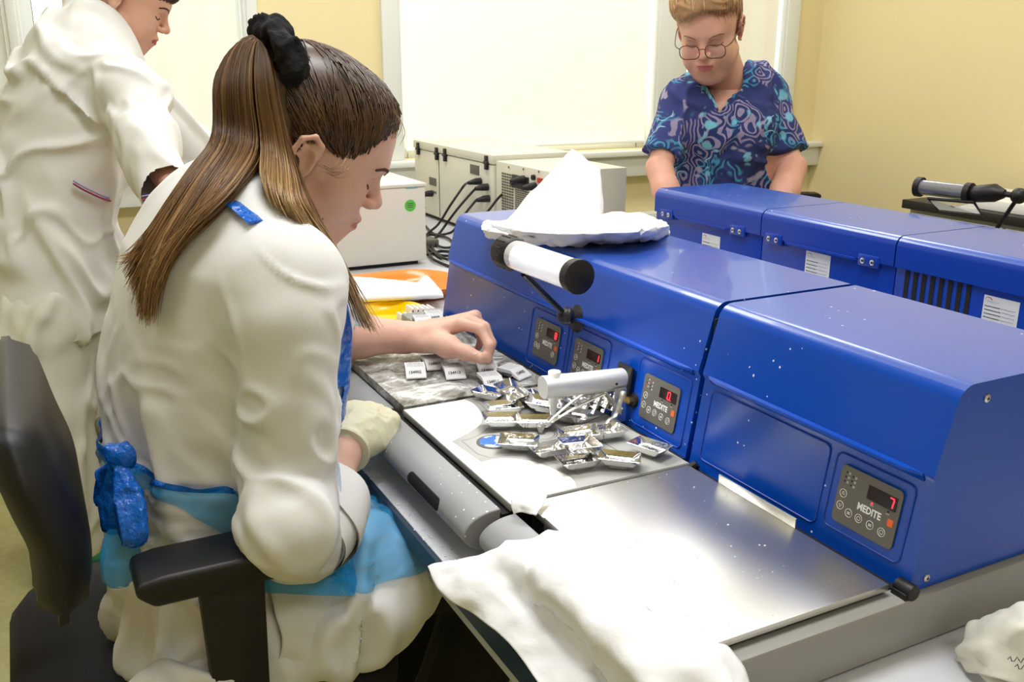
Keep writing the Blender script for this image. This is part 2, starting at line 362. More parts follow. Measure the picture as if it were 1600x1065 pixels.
def d_bar(root, x0, x1, yb, name, slot=None, zt=.806):
    """rounded grey wrist rest along the front edge"""
    zc = (zt+.756)/2; rz = (zt-.756)/2; surf = lambda z: yb-.004-.043*math.sqrt(max(0, 1-((z-zc)/rz)**2))
    prof = [(yb, .756), (yb, zt)]+[(surf(zc+rz*math.cos(a)), zc+rz*math.cos(a)) for a in np.linspace(0, math.pi, 22)]
    b = MB(); b.prism(prof, x0, x1, lambda p, q, t: V(t, p, q)); o = b.build(name, M_gray, root, smooth=40)
    bv = o.modifiers.new('b', 'BEVEL'); bv.width = .0015; bv.segments = 2; bv.limit_method = 'ANGLE'; bv.angle_limit = math.radians(50)
    if slot:
        a, c = slot; z0 = zc+.004; rd = .0080; rings = []
        for q in np.linspace(-rd*.995, rd*.995, 16):
            hl = (c-a)/2-rd+math.sqrt(rd*rd-q*q); y_ = surf(z0+q); rings.append([V((a+c)/2+sx*hl, y_+dy, z0+q) for sx, dy in ((-1, -.0008), (1, -.0008), (1, .002), (-1, .002))])
        MB().loft(rings).build('slot_opening', M_void, o, smooth=None)
    return o
def screw(root, p, n, r=.0042):
    p = np.array(p, float); n = unit(n); b = MB(); b.tube([p, p+n*.0012, p+n*.0022], [r, r, r*.6], 14); s = b.build('screw', M_screw, root)
    u = unit(np.cross(n, (0, .3, 1))); v_ = np.cross(n, u); c = MB(); c.obox(p+n*.0023, u, v_, n, r*.9, r*.25, .0003).obox(p+n*.0023, v_, u, n, r*.9, r*.25, .0003); c.build('screw_cross', M_void, s, smooth=None); return s

st = thing('embedding_console', (-1.28, .73, T), 'long blue dispensing console in front row under the white towel, with three keypads', 'laboratory machine')
hood(-1.700, -.902, st)
for (x0, x1, z0, z1) in ((-1.345, -1.225, .812, .905), (-1.215, -1.105, .812, .905), (-1.03, -.915, .812, .905)): frame_line(st, x0, x1, z0, z1)
control_panel(st, -1.2855, .861, '8', buttons=4, dot=False)
control_panel(st, -1.160, .859, '1', lit=(0, 3), dot=False)
control_panel(st, -.9725, .857, '0.', lit=(2, 3), dot=False)
MB().box(-1.70, -.895, .70, .985, T+.012, .801).build('console_body', M_void, st)
MB().box(-1.70, -.90, .694, .7185, .800, .806).build('black_seal', M_black, st, bevel=.001)
MB().box(-1.66, -.90, .44, .70, T+.012, .798).build('lower_casing', M_void, st)
for x in (-1.62, -.94):
    for y in (.5, .95): MB().cyl((x, y, T), (x, y, T+.013), .014, 16).build('rubber_foot', M_black, st)
# frosted cold plate of the left part
def rough_plate(x0, x1, y0, y1, z0, z1, name, mat, root, seed=1, n=60, amp=.0012):
    rnd = np.random.RandomState(seed); xs = np.linspace(x0, x1, n); ys = np.linspace(y0, y1, n); g = rnd.rand(n, n)
    for _ in range(2): g = (g+np.roll(g, 1, 0)+np.roll(g, 1, 1)+np.roll(g, -1, 0)+np.roll(g, -1, 1))/5
    g = (g-g.min())/(g.max()-g.min()); vs = [(xs[i], ys[j], z1+amp*(g[i, j]-.5)*(1.6 if 2 < i < n-3 and 2 < j < n-3 else 1)) for i in range(n) for j in range(n)]
    fs = [(i*n+j, (i+1)*n+j, (i+1)*n+j+1, i*n+j+1) for i in range(n-1) for j in range(n-1)]
    k = len(vs); ring = [(i, 0) for i in range(n)]+[(n-1, j) for j in range(1, n)]+[(i, n-1) for i in range(n-2, -1, -1)]+[(0, j) for j in range(n-2, 0, -1)]
    vs += [(xs[i], ys[j], z0) for i, j in ring]; m_ = len(ring)
    fs += [(ring[a][0]*n+ring[a][1], k+a, k+(a+1) % m_, ring[(a+1) % m_][0]*n+ring[(a+1) % m_][1]) for a in range(m_)]
    return raw(name, vs, fs, mat, root, smooth=45)
def frost_mat():
    mt = pm('frosted_metal', (.40, .39, .35), .45, metal=.35, bump=.25, bscale=70); nt, b, tc = nodes(mt)
    n = nt.nodes.new('ShaderNodeTexNoise'); n.inputs['Scale'].default_value = 16; n.inputs['Detail'].default_value = 9; n.inputs['Roughness'].default_value = .72; n.inputs['Distortion'].default_value = 1.2
    nt.links.new(tc.outputs['Object'], n.inputs['Vector']); r = nt.nodes.new('ShaderNodeValToRGB'); nt.links.new(n.outputs[0], r.inputs[0]); e = r.color_ramp.elements
    e[0].position = .40; e[0].color = (.13, .125, .10, 1); e[1].position = .57; e[1].color = (.80, .81, .80, 1); q = e.new(.46); q.color = (.34, .335, .30, 1); q = e.new(.53); q.color = (.48, .48, .45, 1)
    nt.links.new(r.outputs[0], b.inputs['Base Color']); return mt
M_frost = frost_mat()
fp = rough_plate(-1.600, -1.225, .455, .700, .797, ZP+.001, 'cold_plate', M_frost, st, 3)
fp['label'] = 'frost covered cold plate streaked with white wax'
MB().box(-1.765, -1.605, .655, .72, .788, .802).build('side_ledge', M_gray, st, bevel=.002)
d_bar(st, -1.66, -1.262, .452, 'wrist_rest', zt=.800)
M_gray2 = M_gray
M_platg = pm('plate_grey', (.30, .30, .27), .5)
# middle work surface: white, with a grey printed overlay
MB().box(-1.217, -.873, .449, .705, .803, ZP).build('work_plate', M_platg, st, bevel=.0012)
px = lambda pts, z=ZP+.0006: [onz(u, v, z) for u, v in pts]
def flat(name, pts, mat, root, z, th=.0005):
    n = len(pts); vs = [V(p[0], p[1], z+th) for p in pts]+[V(p[0], p[1], z) for p in pts]
    bm = bmesh.new(); a = [bm.verts.new(tuple(p)) for p in vs[:n]]; c = [bm.verts.new(tuple(p)) for p in vs[n:]]
    f = bm.faces.new(a)
    for i in range(n): bm.faces.new((a[i], c[i], c[(i+1) % n], a[(i+1) % n]))
    bmesh.ops.triangulate(bm, faces=[f]); bmesh.ops.recalc_face_normals(bm, faces=bm.faces)
    bm.verts.index_update(); v2 = [tuple(v.co) for v in bm.verts]; f2 = [tuple(v.index for v in g.verts) for g in bm.faces]; bm.free()
    return raw(name, v2, f2, mat, root)
M_over = pm('overlay_grey', (.33, .33, .30), .5, bump=.02, bscale=200)
M_over2 = pm('overlay_mid_grey', (.22, .22, .21), .5)
M_line = pm('overlay_line', (.08, .08, .08), .5)
arc1 = smoothpts(px([(722, 622), (740, 630), (752, 645), (752, 660), (738, 672), (722, 681), (706, 689)]), 5)
arc2 = smoothpts(px([(752, 721), (775, 716), (805, 716), (840, 722), (868, 733), (893, 746), (901, 760)]), 5)
arc1 = [V(-1.214, .5645, 0) if i == 0 else p for i, p in enumerate(arc1)]
ov = [V(-1.214, .701, 0)]+arc1+arc2+[V(-.876, .4665, 0), V(-.876, .701, 0)]
MB().box(-1.2158, -.8742, .4502, .703, ZP, ZP+.0003).build('white_panel', M_white, st, smooth=None)
ov[0] = V(-1.2158, .703, 0); ov[1] = V(-1.2158, .5645, 0); ov[-2] = V(-.8742, .4665, 0); ov[-1] = V(-.8742, .703, 0)
flat('printed_overlay', ov, M_over, st, ZP, .0006)
def line(pts, r=.0007, mat=M_line, nm='printed_line', z=ZP+.0007, closed=False):
    pts = [V(p[0], p[1], z) for p in pts]
    if closed: pts = pts+[pts[0], pts[1]]
    return MB().tube(pts, r, 4, False, flat=.3, upv=(0, 0, .01) if False else None).build(nm, mat, st, smooth=None)
line(smoothpts(px([(733, 622), (752, 632), (764, 648), (765, 664), (752, 677), (735, 685), (721, 688)]), 5), .0009, M_over2)
line(px([(721, 688), (745, 708), (765, 715)]), .0007, M_over2)
line(smoothpts(px([(765, 715), (800, 711), (840, 715), (880, 728), (905, 742)]), 5), .0009, M_over2)
gc = onz(900, 667, ZP); sx, sy = .0, .0
for pts in ([(862, 692), (900, 667), (960, 640)], [(860, 645), (900, 667), (980, 712)], [(835, 655), (862, 645)], [(957, 655), (1005, 681)], [(1002, 664), (1052, 690)]):
    line(px(pts), .0008)
cc = onz(845, 677, ZP+.001)
for rad in (.027, .0225, .019):
    line([cc+V(rad*math.cos(t), rad*math.sin(t), 0) for t in np.linspace(-2.4, 2.3, 30)], .0007)
bc = onz(772, 690, ZP+.001)
b = MB(); b.loft([[bc+V(.0235*math.cos(t), .0235*math.sin(t), z) for t in np.linspace(0, 2*math.pi, 41)[:-1]] for z in (-.0004, .0004)]); ring = b.build('badge_ring', M_line, st)
def badge_mat():
    mt = pm('badge_blue_print', (.03, .12, .55), .4); nt, b, tc = nodes(mt); n = nt.nodes.new('ShaderNodeTexNoise'); n.inputs['Scale'].default_value = 60; n.inputs['Detail'].default_value = 5
    nt.links.new(tc.outputs['Object'], n.inputs['Vector']); r = nt.nodes.new('ShaderNodeValToRGB'); r.color_ramp.elements[0].position = .5; r.color_ramp.elements[1].position = .54
    r.color_ramp.elements[0].color = (.03, .12, .55, 1); r.color_ramp.elements[1].color = (.75, .8, .9, 1); nt.links.new(n.outputs[0], r.inputs[0]); nt.links.new(r.outputs[0], b.inputs['Base Color']); return mt
M_badge = badge_mat()
b = MB(); b.loft([[bc+V(.0195*math.cos(t), .0195*math.sin(t), z) for t in np.linspace(0, 2*math.pi, 41)[:-1]] for z in (.0004, .0008)]); b.build('round_badge', M_badge, st)
d_bar(st, -1.248, -.880, .440, 'wrist_rest', slot=(-1.055, -.955))
MB().box(-1.22, -.875, .44, .452, .765, .801).build('front_recess', M_void, st)
# dispensing arm, brackets, valves
ax = -1.052
b = MB(); sec = [(p*1., q) for p, q in rrect(.028, .031, .0125, 5)]
b.prism(sec, .590, .720, lambda p, q, t: V(ax+p, t, .868+q+(.72-t)*.06)); arm = b.build('dispensing_arm', M_alu, st, smooth=40, bevel=0)
MB().cyl((ax, .608, .886), (ax, .608, .896), .0085, 20).build('arm_knob', M_white, arm)
MB().cyl((ax, .608, .8855), (ax, .608, .8865), .0095, 20).build('knob_washer', M_void, arm)
MB().obox((ax, .722, .868), (1, 0, 0), LO_UP, LO_N, .036, .042, .006).build('arm_mount', M_black, arm, bevel=.003)
MB().tube([(ax+.001, .606, .864), (ax+.001, .606, .848), (ax+.001, .606, .835)], [.009, .006, .0045], 14).build('nozzle', M_screw, arm)
MB().cyl((ax+.0145, .70, .868), (ax+.0155, .70, .868), .0018, 10).build('arm_screw', M_void, arm)
b = MB(); b.prism([(.0, 0), (.024, 0), (.024, .05), (.006, .05)], -.0012, .0012, lambda p, q, t: V(ax+.018+t, .690+p, .812+q)); b.build('bracket_plate', M_screw, st)
lv = [V(ax+.022, .705, .860), V(ax+.022, .694, .853), V(ax+.024, .676, .832), V(ax+.026, .655, .826), V(ax+.028, .640, .8135)]
lv = [V(-1.012, .694, .866), V(-1.010, .690, .858), V(-1.010, .683, .836), V(-1.008, .668, .829), V(-1.005, .655, .814)]
b = MB(); b.tube(smoothpts(lv, 5), [.0052]*6+[.0045]*6+[.003]*9, 8, True, flat=.4, upv=(1, 0, 0)); b.build('touch_lever', M_screw, st)
b = MB(); b.tube([V(-1.10, .712, .846), V(-1.055, .702, .838), V(-1.02, .700, .832)], [.004, .005, .006], 8, flat=.4, upv=(0, 0, 1)); b.build('bracket_plate', M_screw, st)
for x, z in ((-1.098, .842), (-1.030, .842)):
    p = front_pt(x, z, 0); b = MB(); b.tube([p, p+LO_N*.004], [.011, .010], 16); vv = b.build('valve_base', M_black, st); MB().tube([p+LO_N*.004, p+LO_N*.011, p+LO_N*.012], [.0055, .0055, .003], 6).build('valve_nut', M_brass, vv)
# separate hot plate unit at the right ------------------------------------------------
cp = thing('cold_plate_console', (-.71, .73, T), 'blue console nearest the camera, keypad showing red 7, broad bare steel plate', 'laboratory machine')
hood(-.893, -.545, cp)
frame_line(cp, -.665, -.563, .822, .903); frame_line(cp, -.875, -.675, .815, .905)
control_panel(cp, -.614, .8625, '7')
pt = MB(); pt.box(-.869, -.553, .467, .700, ZP-.0075, ZP); sp = pt.build('steel_plate', M_steel, cp, bevel=.0008)
# small upstand lips of the plate
MB().box(-.812, -.682, .700, .7025, ZP-.001, ZP+.011).build('plate_rear_lip', M_screw, cp, bevel=.0006)
MB().box(-.822, -.752, .4645, .4665, ZP-.012, ZP+.004).build('plate_front_lip', M_screw, cp, bevel=.0005)
MB().box(-.868, -.556, .475, .72, T+.012, .797).build('under_plate', M_void, cp)
# grey casing with a chamfered top edge at the right
prof = [(.0, T+.004), (.0, .793), (-.003, .7985), (-.010, .801), (-.02, .801), (-.02, T+.004)]
b = MB(); b.prism([(.525, .744), (1.0, .744), (1.0, .800), (.72, .800), (.72, .800), (.49, .7995), (.475, .797), (.47, .744)], -.562, -.536, lambda p, q, t: V(t, p, q)); b.build('side_casing', M_base, cp, smooth=30, bevel=.004)
MB().box(-.87, -.56, .62, .985, T+.012, .801).build('console_body', M_void, cp)
d_bar(cp, -.866, -.57, .452, 'wrist_rest', zt=.804)
# black hinge block
b = MB(); b.cyl((-.556, .716, .806), (-.536, .716, .806), .0085, 16).box(-.556, -.538, .706, .722, .797, .806); b.build('hinge_block', M_black, cp, bevel=.0012)
MB().cyl((-.875, .70, .80), (-.868, .712, .812), .006, 10).build('hinge_block', M_black, cp)
for p in ((-.545, .792, .992), (-.545, .742, .812)): screw(cp, p, (1, 0, 0))
MB().box(-.8985, -.8945, .75, .98, .80, .990).build('gap_strip', M_void, cp)  # dark strip filling the gap between the two hoods
for x in (-.84, -.58):
    for y in (.52, .95): MB().cyl((x, y, T), (x, y, T+.013), .014, 16).build('rubber_foot', M_black, cp)
# ================================================================ THE REAR STATION (seen from behind)
YR, YB, ZL = 1.345, 1.570, 1.009
def small_label(root, x, z, w=.062, h=.050, seed=0, tilt=0.0):
    X = unit((1, 0, -tilt)); U = unit((tilt, 0, 1)); N = V(0, -1, 0); O = V(x, YR-.0002, z)
    b = MB(); b.obox(O+N*.0003, X, U, N, w, h, .0006); lb = b.build('paper_label', M_labelw, root, smooth=None)
    text('DIAMEDICA', .0042, O-X*w*.43+U*h*.26+N*.0006, X, U, M_dim, lb)
    ar = [O-X*w*.36+U*h*.3+N*.0008+X*.006*math.cos(t)*1.1+U*.0062*math.sin(t) for t in np.linspace(3.0, .5, 12)]
    MB().tube(ar, [.0001+.0007*k/11 for k in range(12)], 4).build('logo_arc', pm('logo_red', (.35, .03, .05), .5) if 'logo_red' not in MATS else MATS['logo_red'], lb)
    rnd = random.Random(seed); pr = MB(); hw = MB()
    for k in range(5):
        z_ = h*(.12-.135*k); s = -w*.45; e = -w*.45+w*(.38+.1*rnd.random())
        while s < e:
            l_ = .0012+.002*rnd.random(); pr.obox(O+X*(s+l_/2)+U*z_+N*.0007, X, U, N, l_, .0016, .0002); s += l_+.0006
        q = []; s = e+.002
        while s < w*.42 and k < 4:
            q.append(O+X*s+U*(z_+.0016*(rnd.random()-.3))+N*.0008); s += .0011
        if len(q) > 3: hw.tube(q, .00022, 3)
    pr.build('printed_rows', M_ink, lb, smooth=None); hw.build('handwriting', M_pen, lb, smooth=None)
def rear_unit(x0, x1, label, name='blue_console_rear'):
    t = thing(name, ((x0+x1)/2, YB, T), label, 'laboratory machine')
    MB().box(x0, x1, YR, YB-.01, T+.012, .962).build('housing', M_blueclean, t, bevel=.002)
    pr = [(YR-.006, .955)]+arc(YR+.012, ZL-.018, .018, 180, 90, 8)+[(YB, ZL), (YB, .955)]
    b = MB(); b.prism(pr, x0+.0006, x1-.0006, lambda p, q, s: V(s, p, q)); h = b.build('lid', M_bluetop, t, smooth=40)
    h.data.materials.append(M_blueclean)
    for p in h.data.polygons:
        if p.normal.z < .6: p.material_index = 1
    for x in (x0+.04, x1-.04):
        for y in (YR+.03, YB-.04): MB().cyl((x, y, T), (x, y, T+.013), .014, 16).build('rubber_foot', M_black, t)
    return t
def hinges(t, xs):
    for x in xs:
        hb = MB().box(x-.024, x+.024, YR-.009, YR-.001, .944, .966).build('hinge_plate', M_blueclean, t, bevel=.003)
        for dx in (-.011, .011): screw(hb, (x+dx, YR-.0095, .954), (0, -1, 0), .0052)
    L = MB(); a, c = xs[0]+.026, xs[1]-.026
    sec = lambda x, k: [V(x, YR+.001, .957), V(x, YR-.010*k, .955), V(x, YR-.010*k, .951), V(x, YR+.001, .949)]
    L.loft([sec(a, .2), sec(a+.01, 1), sec(c-.01, 1), sec(c, .2)]); L.build('folded_flange', M_blueclean, t, smooth=None)
r1 = rear_unit(-1.850, -1.478, 'blue lidded console at left end of the back row, two hinges and one small label')
hinges(r1, (-1.800, -1.548)); small_label(r1, -1.640, .905, seed=1)
r2 = rear_unit(-1.476, -1.135, 'middle blue lidded console of the back row with a bigger paper label')
hinges(r2, (-1.437, -1.190)); small_label(r2, -1.318, .921, .064, .05, seed=2)
r3 = rear_unit(-1.133, -.35, 'right blue console of the back row with a black slotted vent')
for k in range(8):
    x = -1.108+k*.0175; b = MB(); b.prism(rrect(.0085, .088, .0042, 4), 0, .0012, lambda p, q, s: V(x+p, YR+.0002-s, .917+q)); b.build('vent_slot', M_void, r3, smooth=None)
small_label(r3, -.925, .921, .062, .045, seed=3)
# ================================================================ SMALL THINGS
from mathutils import noise as mnoise
def nz(p, s, seed=0.): return mnoise.noise(Vector((p[0]*s+seed*7.3, p[1]*s-seed*3.1, p[2]*s+seed)))
def hull(pts, name, mat, parent=None, cuts=3, amp=.003, sc=30, seed=1, sm=2, smooth=50, fold=0., fsc=20, keep=0.):
    bm = bmesh.new()
    for p in pts: bm.verts.new(tuple(map(float, p)))
    r = bmesh.ops.convex_hull(bm, input=bm.verts)
    bmesh.ops.delete(bm, geom=[g for g in r['geom_interior'] if isinstance(g, bmesh.types.BMVert)], context='VERTS')
    bmesh.ops.recalc_face_normals(bm, faces=bm.faces)
    for _ in range(cuts):
        bmesh.ops.subdivide_edges(bm, edges=bm.edges, cuts=1, use_grid_fill=True); bmesh.ops.triangulate(bm, faces=bm.faces)
    for _ in range(sm): bmesh.ops.smooth_vert(bm, verts=bm.verts, factor=.5, use_axis_x=True, use_axis_y=True, use_axis_z=True)
    bm.normal_update(); mv = {}
    for v in bm.verts:
        d = amp*nz(v.co, sc, seed)+amp*.5*nz(v.co, sc*2.3, seed+3)
        if fold: q = abs(nz((v.co.x, v.co.y, v.co.z*.3), fsc, seed+9)); d -= fold*max(0, 1-q*5)
        mv[v] = v.co+v.normal*d
    for v, c in mv.items(): v.co = c
    bm.verts.index_update(); vs = [tuple(v.co) for v in bm.verts]; fs = [tuple(v.index for v in f.verts) for f in bm.faces]; bm.free()
    return raw(name, vs, fs, mat, parent, smooth)
def sheet(rows, name, mat, parent=None, sub=6, th=.0015, amp=.002, sc=25, seed=1, smooth=True, zmin=None, rest=None):
    """thin cloth through a control grid of world points"""
    rows = [smoothpts(r, sub) for r in rows]; cols = [smoothpts([r[i] for r in rows], sub) for i in range(len(rows[0]))]
    nu, nv = len(cols), len(cols[0]); G = np.array(cols)
    du = np.gradient(G, axis=0); dv = np.gradient(G, axis=1); N = np.cross(du, dv); N /= np.linalg.norm(N, axis=2, keepdims=True)+1e-9
    for i in range(nu):
        for j in range(nv):
            p = G[i, j]; d = amp*nz(p, sc, seed)+amp*.6*(1-2*abs(nz(p, sc*1.7, seed+5)))+amp*.25*nz(p, sc*5, seed+2); G[i, j] = p+N[i, j]*d
    if zmin is not None: G[..., 2] = np.maximum(G[..., 2], zmin)
    if rest: G[..., 2] = np.maximum(G[..., 2], np.vectorize(rest)(G[..., 0], G[..., 1]))
    A = G.reshape(-1, 3); B = (G-N*th).reshape(-1, 3); n = nu*nv; vs = np.vstack([A, B]); fs = []
    for i in range(nu-1):
        for j in range(nv-1):
            a = i*nv+j; fs.append((a, a+1, a+nv+1, a+nv)); fs.append((n+a, n+a+nv, n+a+nv+1, n+a+1))
    edge = [(i*nv, (i+1)*nv) for i in range(nu-1)]+[((nu-1)*nv+j, (nu-1)*nv+j+1) for j in range(nv-1)]+[((i+1)*nv+nv-1, i*nv+nv-1) for i in range(nu-1)]+[(j+1, j) for j in range(nv-1)]
    fs += [(a, b, n+b, n+a) for a, b in edge]
    return raw(name, vs, fs, mat, parent, smooth)
# ---- steel base moulds
def mould_mesh(name, root):
    def rr(w_, l_, z, r=.003): return [V(p, q, z) for p, q in rrect(l_, w_, r, 3)]
    s = .5e-3
    rings = [rr(.017, .022, 0), rr(.019, .024, .0045), rr(.026, .034, .005), rr(.028, .036, .0065), rr(.029, .047, .0125, .0015), rr(.028, .0465, .0128, .0015),
             rr(.027, .035, .007), rr(.025, .033, .0056), rr(.018, .0235, .0052), rr(.016, .021, .0006)]
    b = MB(); b.loft(rings, cap=True); o = b.build(name, M_chrome, root, smooth=35); return o
def pose(root, p, rz, rx=0, ry=0):
    root.scale = (1.12, 1.12, 1.12)
    root.location = tuple(p); root.rotation_euler = (rx, ry, rz)
LBL = 'polished steel base mould '
md = [(766, 620, .5, 0, 0, 0, 'front left of the heap, nearest the frosted plate'), (787, 642, 1.35, .06, 0, .0, 'second from the left, lying across the heap'), (783, 664, 1.3, .1, .06, 0, 'with a dark shaded side, just above the blue badge'),
      (812, 622, .15, .0, 0, 0, 'tilted beside the frosted plate with a brown reflection'), (838, 633, .3, .05, .1, .0, 'in the middle of the heap under the arm nozzle'), (868, 627, 1.6, -.1, 0, .0, 'under the round arm, behind the forceps'),
      (850, 648, .9, .1, .1, .009, 'on top of the heap beside the forceps tips'), (836, 664, 1.1, 0, 0, 0, 'under the waxy forceps tips'), (811, 698, .95, .12, 0, 0, 'right of the blue badge with flared wall'),
      (858, 708, 1.52, 0, 0, 0, 'square on, between the badge and the nearest moulds'), (905, 692, 1.2, .12, -.1, .004, 'tipped on edge in the middle of the plate'), (903, 727, 1.45, .0, .0, 0, 'nearest the plate front edge, stacked upon another'),
      (903, 718, 1.6, .12, .12, .010, 'stacked on top of the one nearest the front edge'), (967, 725, .95, 0, .05, 0, 'alone near the plate front, left wall raised'), (945, 681, 1.45, 0, 0, 0, 'behind the touch lever foot'),
      (1015, 705, .35, 0, 0, 0, 'at far right corner of the plate beside the black seal'), (893, 655, .7, .1, 0, 0, 'beneath the forceps with yellowish glint'),
      (800, 632, .2, .12, .2, .010, 'leaning on the left side of the heap'), (880, 612, .8, .0, .1, .012, 'at the back of the heap below the aluminium arm')]
proto = None
def loc3(u, v, z): return onz(u, v, z)
for (u, v, rz, rx, ry, dz, l) in md:
    if proto is None:
        proto = thing('base_mould', (0, 0, 0), LBL+l, 'mould', 'steel base moulds on the middle plate'); mould_mesh('mould_tray', proto); r = proto
    else: r = copy_tree(proto); r['label'] = LBL+l
    pose(r, onz(u, v+4, ZP+.0007)+V(0, 0, dz+abs(math.sin(rx))*.014+abs(math.sin(ry))*.023), rz, rx, ry)
for k in range(4):
    r = copy_tree(proto); r['label'] = 'polished steel base mould standing in the slanted stack, %s' % ('leftmost leaf', 'second leaf', 'third leaf', 'rightmost leaf')[k]
    r['group'] = 'slanted stack of steel moulds by the forceps'; p = onz(884+k*6.5, 645, ZP); pose(r, p+V(0.004, .0105*k, .024), .2, 0, 0); r.rotation_euler = (1.15, .5, 1.2)
# ---- forceps
fc = thing('forceps', onz(845, 672, ZP), 'slim steel forceps lying on the mould heap, tips coated in clear wax', 'forceps')
z1 = ZP+.001
tip = onz(846, 670, ZP+.006); h1 = onz(918, 612, ZP+.040); h2 = onz(932, 622, ZP+.038); h1 = tip+unit(h1-tip)*.105; h2 = tip+unit(h2-tip)*.105
for hh in (h1, h2):
    mid = (tip+hh)/2+V(0, 0, .004); MB().tube(smoothpts([tip, mid, hh], 6), [.0018]*3+[.003]*10, 8, flat=.35, upv=unit(np.cross(hh-tip, (0, 0, 1)))).build('forceps_arm', M_screw, fc)
M_wax = pm('clear_wax', (.75, .75, .74), .2, trans=.5, bump=.5, bscale=250)
b = MB(); b.tube([tip+V(0, 0, .010), tip+V(.001, -.002, .004), tip+V(.003, -.003, -.004)], [.004, .006, .0025], 10); b.build('wax_coating', M_wax, fc)
# ---- cassettes on the cold plate
M_cas = pm('cassette_plastic', (.76, .76, .76), .55, bump=.25, bscale=500)
M_cas2 = pm('cassette_plastic_white', (.82, .81, .77), .55)
M_dark = pm('cassette_mould_steel', (.10, .10, .10), .35, metal=.7)  # dark steel of the mould beneath each cassette
M_gridc = pm('cassette_grid', (.58, .58, .58), .6)
def cassette_parts(root, num, mat=None, steel=True):
    mat = mat or M_cas
    b = MB(); b.prism([(-.020, .0085), (-.020, .0135), (.004, .0135), (.0215, .0035), (.0215, .0018), (.012, .0045), (.003, .0085)], -.0143, .0143, lambda p, q, t: V(p, t, q)); bd = b.build('cassette_body', mat, root, smooth=None)
    g = MB()
    for i in range(7):
        g.box(-.0175+i*.0030, -.0168+i*.0030, -.0115, .0115, .0135, .0138)
    for j in range(5): g.box(-.0175, .0012, -.0118+j*.0057, -.0112+j*.0057, .0135, .0138)
    g.build('lid_grid', M_gridc if mat is M_cas else mat, bd, smooth=None)
    x = unit(V(0, 1, 0)); u = unit(V(-.0175, 0, .0100)); O = V(.0150, -.0105, .0075); text(num, .0072, O+u*.0004, x, u, M_ink, bd, bold=.02, squeeze=.85, ext=.0006)
    if steel:
        m2 = MB(); rr = lambda w_, l_, z: [V(p-.0065, q, z) for p, q in rrect(l_*.74, w_, .002, 2)]
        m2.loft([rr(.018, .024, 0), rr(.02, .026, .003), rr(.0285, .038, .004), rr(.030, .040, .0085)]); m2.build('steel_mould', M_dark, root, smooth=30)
cl = [(652, 583, -.30, '134902', 'darker one at the front left of the frosted plate'), (680, 570, -.16, '134907', 'upper middle, directly below the wrist'), (712, 584, -.24, '134913', 'centre of the frosted plate'),
      (764, 580, -.28, '134903', 'under the fingertips'), (770, 598, -.12, '134911', 'front one overlapping the plate edge below the fingertips'), (806, 585, .42, '134905', 'rightmost, turned the other way beside the white knob')]
for (u, v, rz, num, l) in cl:
    r = thing('tissue_cassette', (0, 0, 0), 'grey numbered cassette in its mould, '+l, 'cassette', 'numbered cassettes on the frosted plate'); cassette_parts(r, num); pose(r, onz(u-3, v+3, ZP+.0012), rz)
# ---- trays with paper
M_otray = pm('orange_plastic', (.88, .24, .02), .3, coat=.3); M_ytray = pm('yellow_plastic', (.95, .60, .0), .3, coat=.3)
def tray(name, c, l, w_, h, mat, label, rz=0):
    t = thing(name, c, label, 'tray'); rr = lambda a, b, r, z: [V(c[0]+p, c[1]+q, c[2]+z) for p, q in rrect(a, b, r, 8)]
    b = MB(); b.loft([rr(w_*.80, l*.86, w_*.3, 0), rr(w_*.9, l*.93, w_*.36, h*.5), rr(w_, l, w_*.42, h), rr(w_+.008, l+.008, w_*.43, h+.001), rr(w_+.008, l+.008, w_*.43, h-.003), rr(w_+.003, l+.003, w_*.425, h-.002)][:4]+[rr(w_-.004, l-.004, w_*.41, h+.0005), rr(w_*.88, l*.91, w_*.35, h*.5), rr(w_*.77, l*.84, w_*.28, .003)])
    b.build('tray_body', mat, t, smooth=50); t.rotation_euler = (0, 0, rz); return t
t1 = tray('oval_tray', V(-2.165, .68, T+.001), .54, .25, .030, M_otray, 'orange oval plastic tray holding a folded white paper towel')
t2 = tray('oval_tray', V(-1.925, .555, T+.001), .42, .17, .026, M_ytray, 'yellow oval plastic tray with white cassettes at its right end')
pz = lambda u, v, z: onz(u, v, z)
sheet([[pz(490, 428, .79), pz(530, 432, .795), pz(580, 436, .79), pz(625, 440, .785), pz(652, 443, .78), pz(664, 432, .80), pz(672, 438, .79)],
       [pz(495, 445, .785), pz(535, 448, .79), pz(585, 450, .79), pz(630, 450, .785), pz(655, 450, .782), pz(675, 448, .785), pz(688, 455, .775)],
       [pz(505, 462, .775), pz(540, 467, .78), pz(590, 465, .78), pz(635, 463, .78), pz(660, 461, .778), pz(680, 461, .775), pz(692, 462, .772)],
       [pz(520, 473, .765), pz(545, 473, .765), pz(595, 469, .768), pz(640, 467, .768), pz(665, 465, .768), pz(683, 464, .768), pz(693, 463, .77)]],
      'folded_paper_towel', M_cloth, None, 5, .004, .0015, 30, 4)
tag(bpy.data.objects['folded_paper_towel'], 'folded white paper towel lying in the orange tray', 'paper towel')
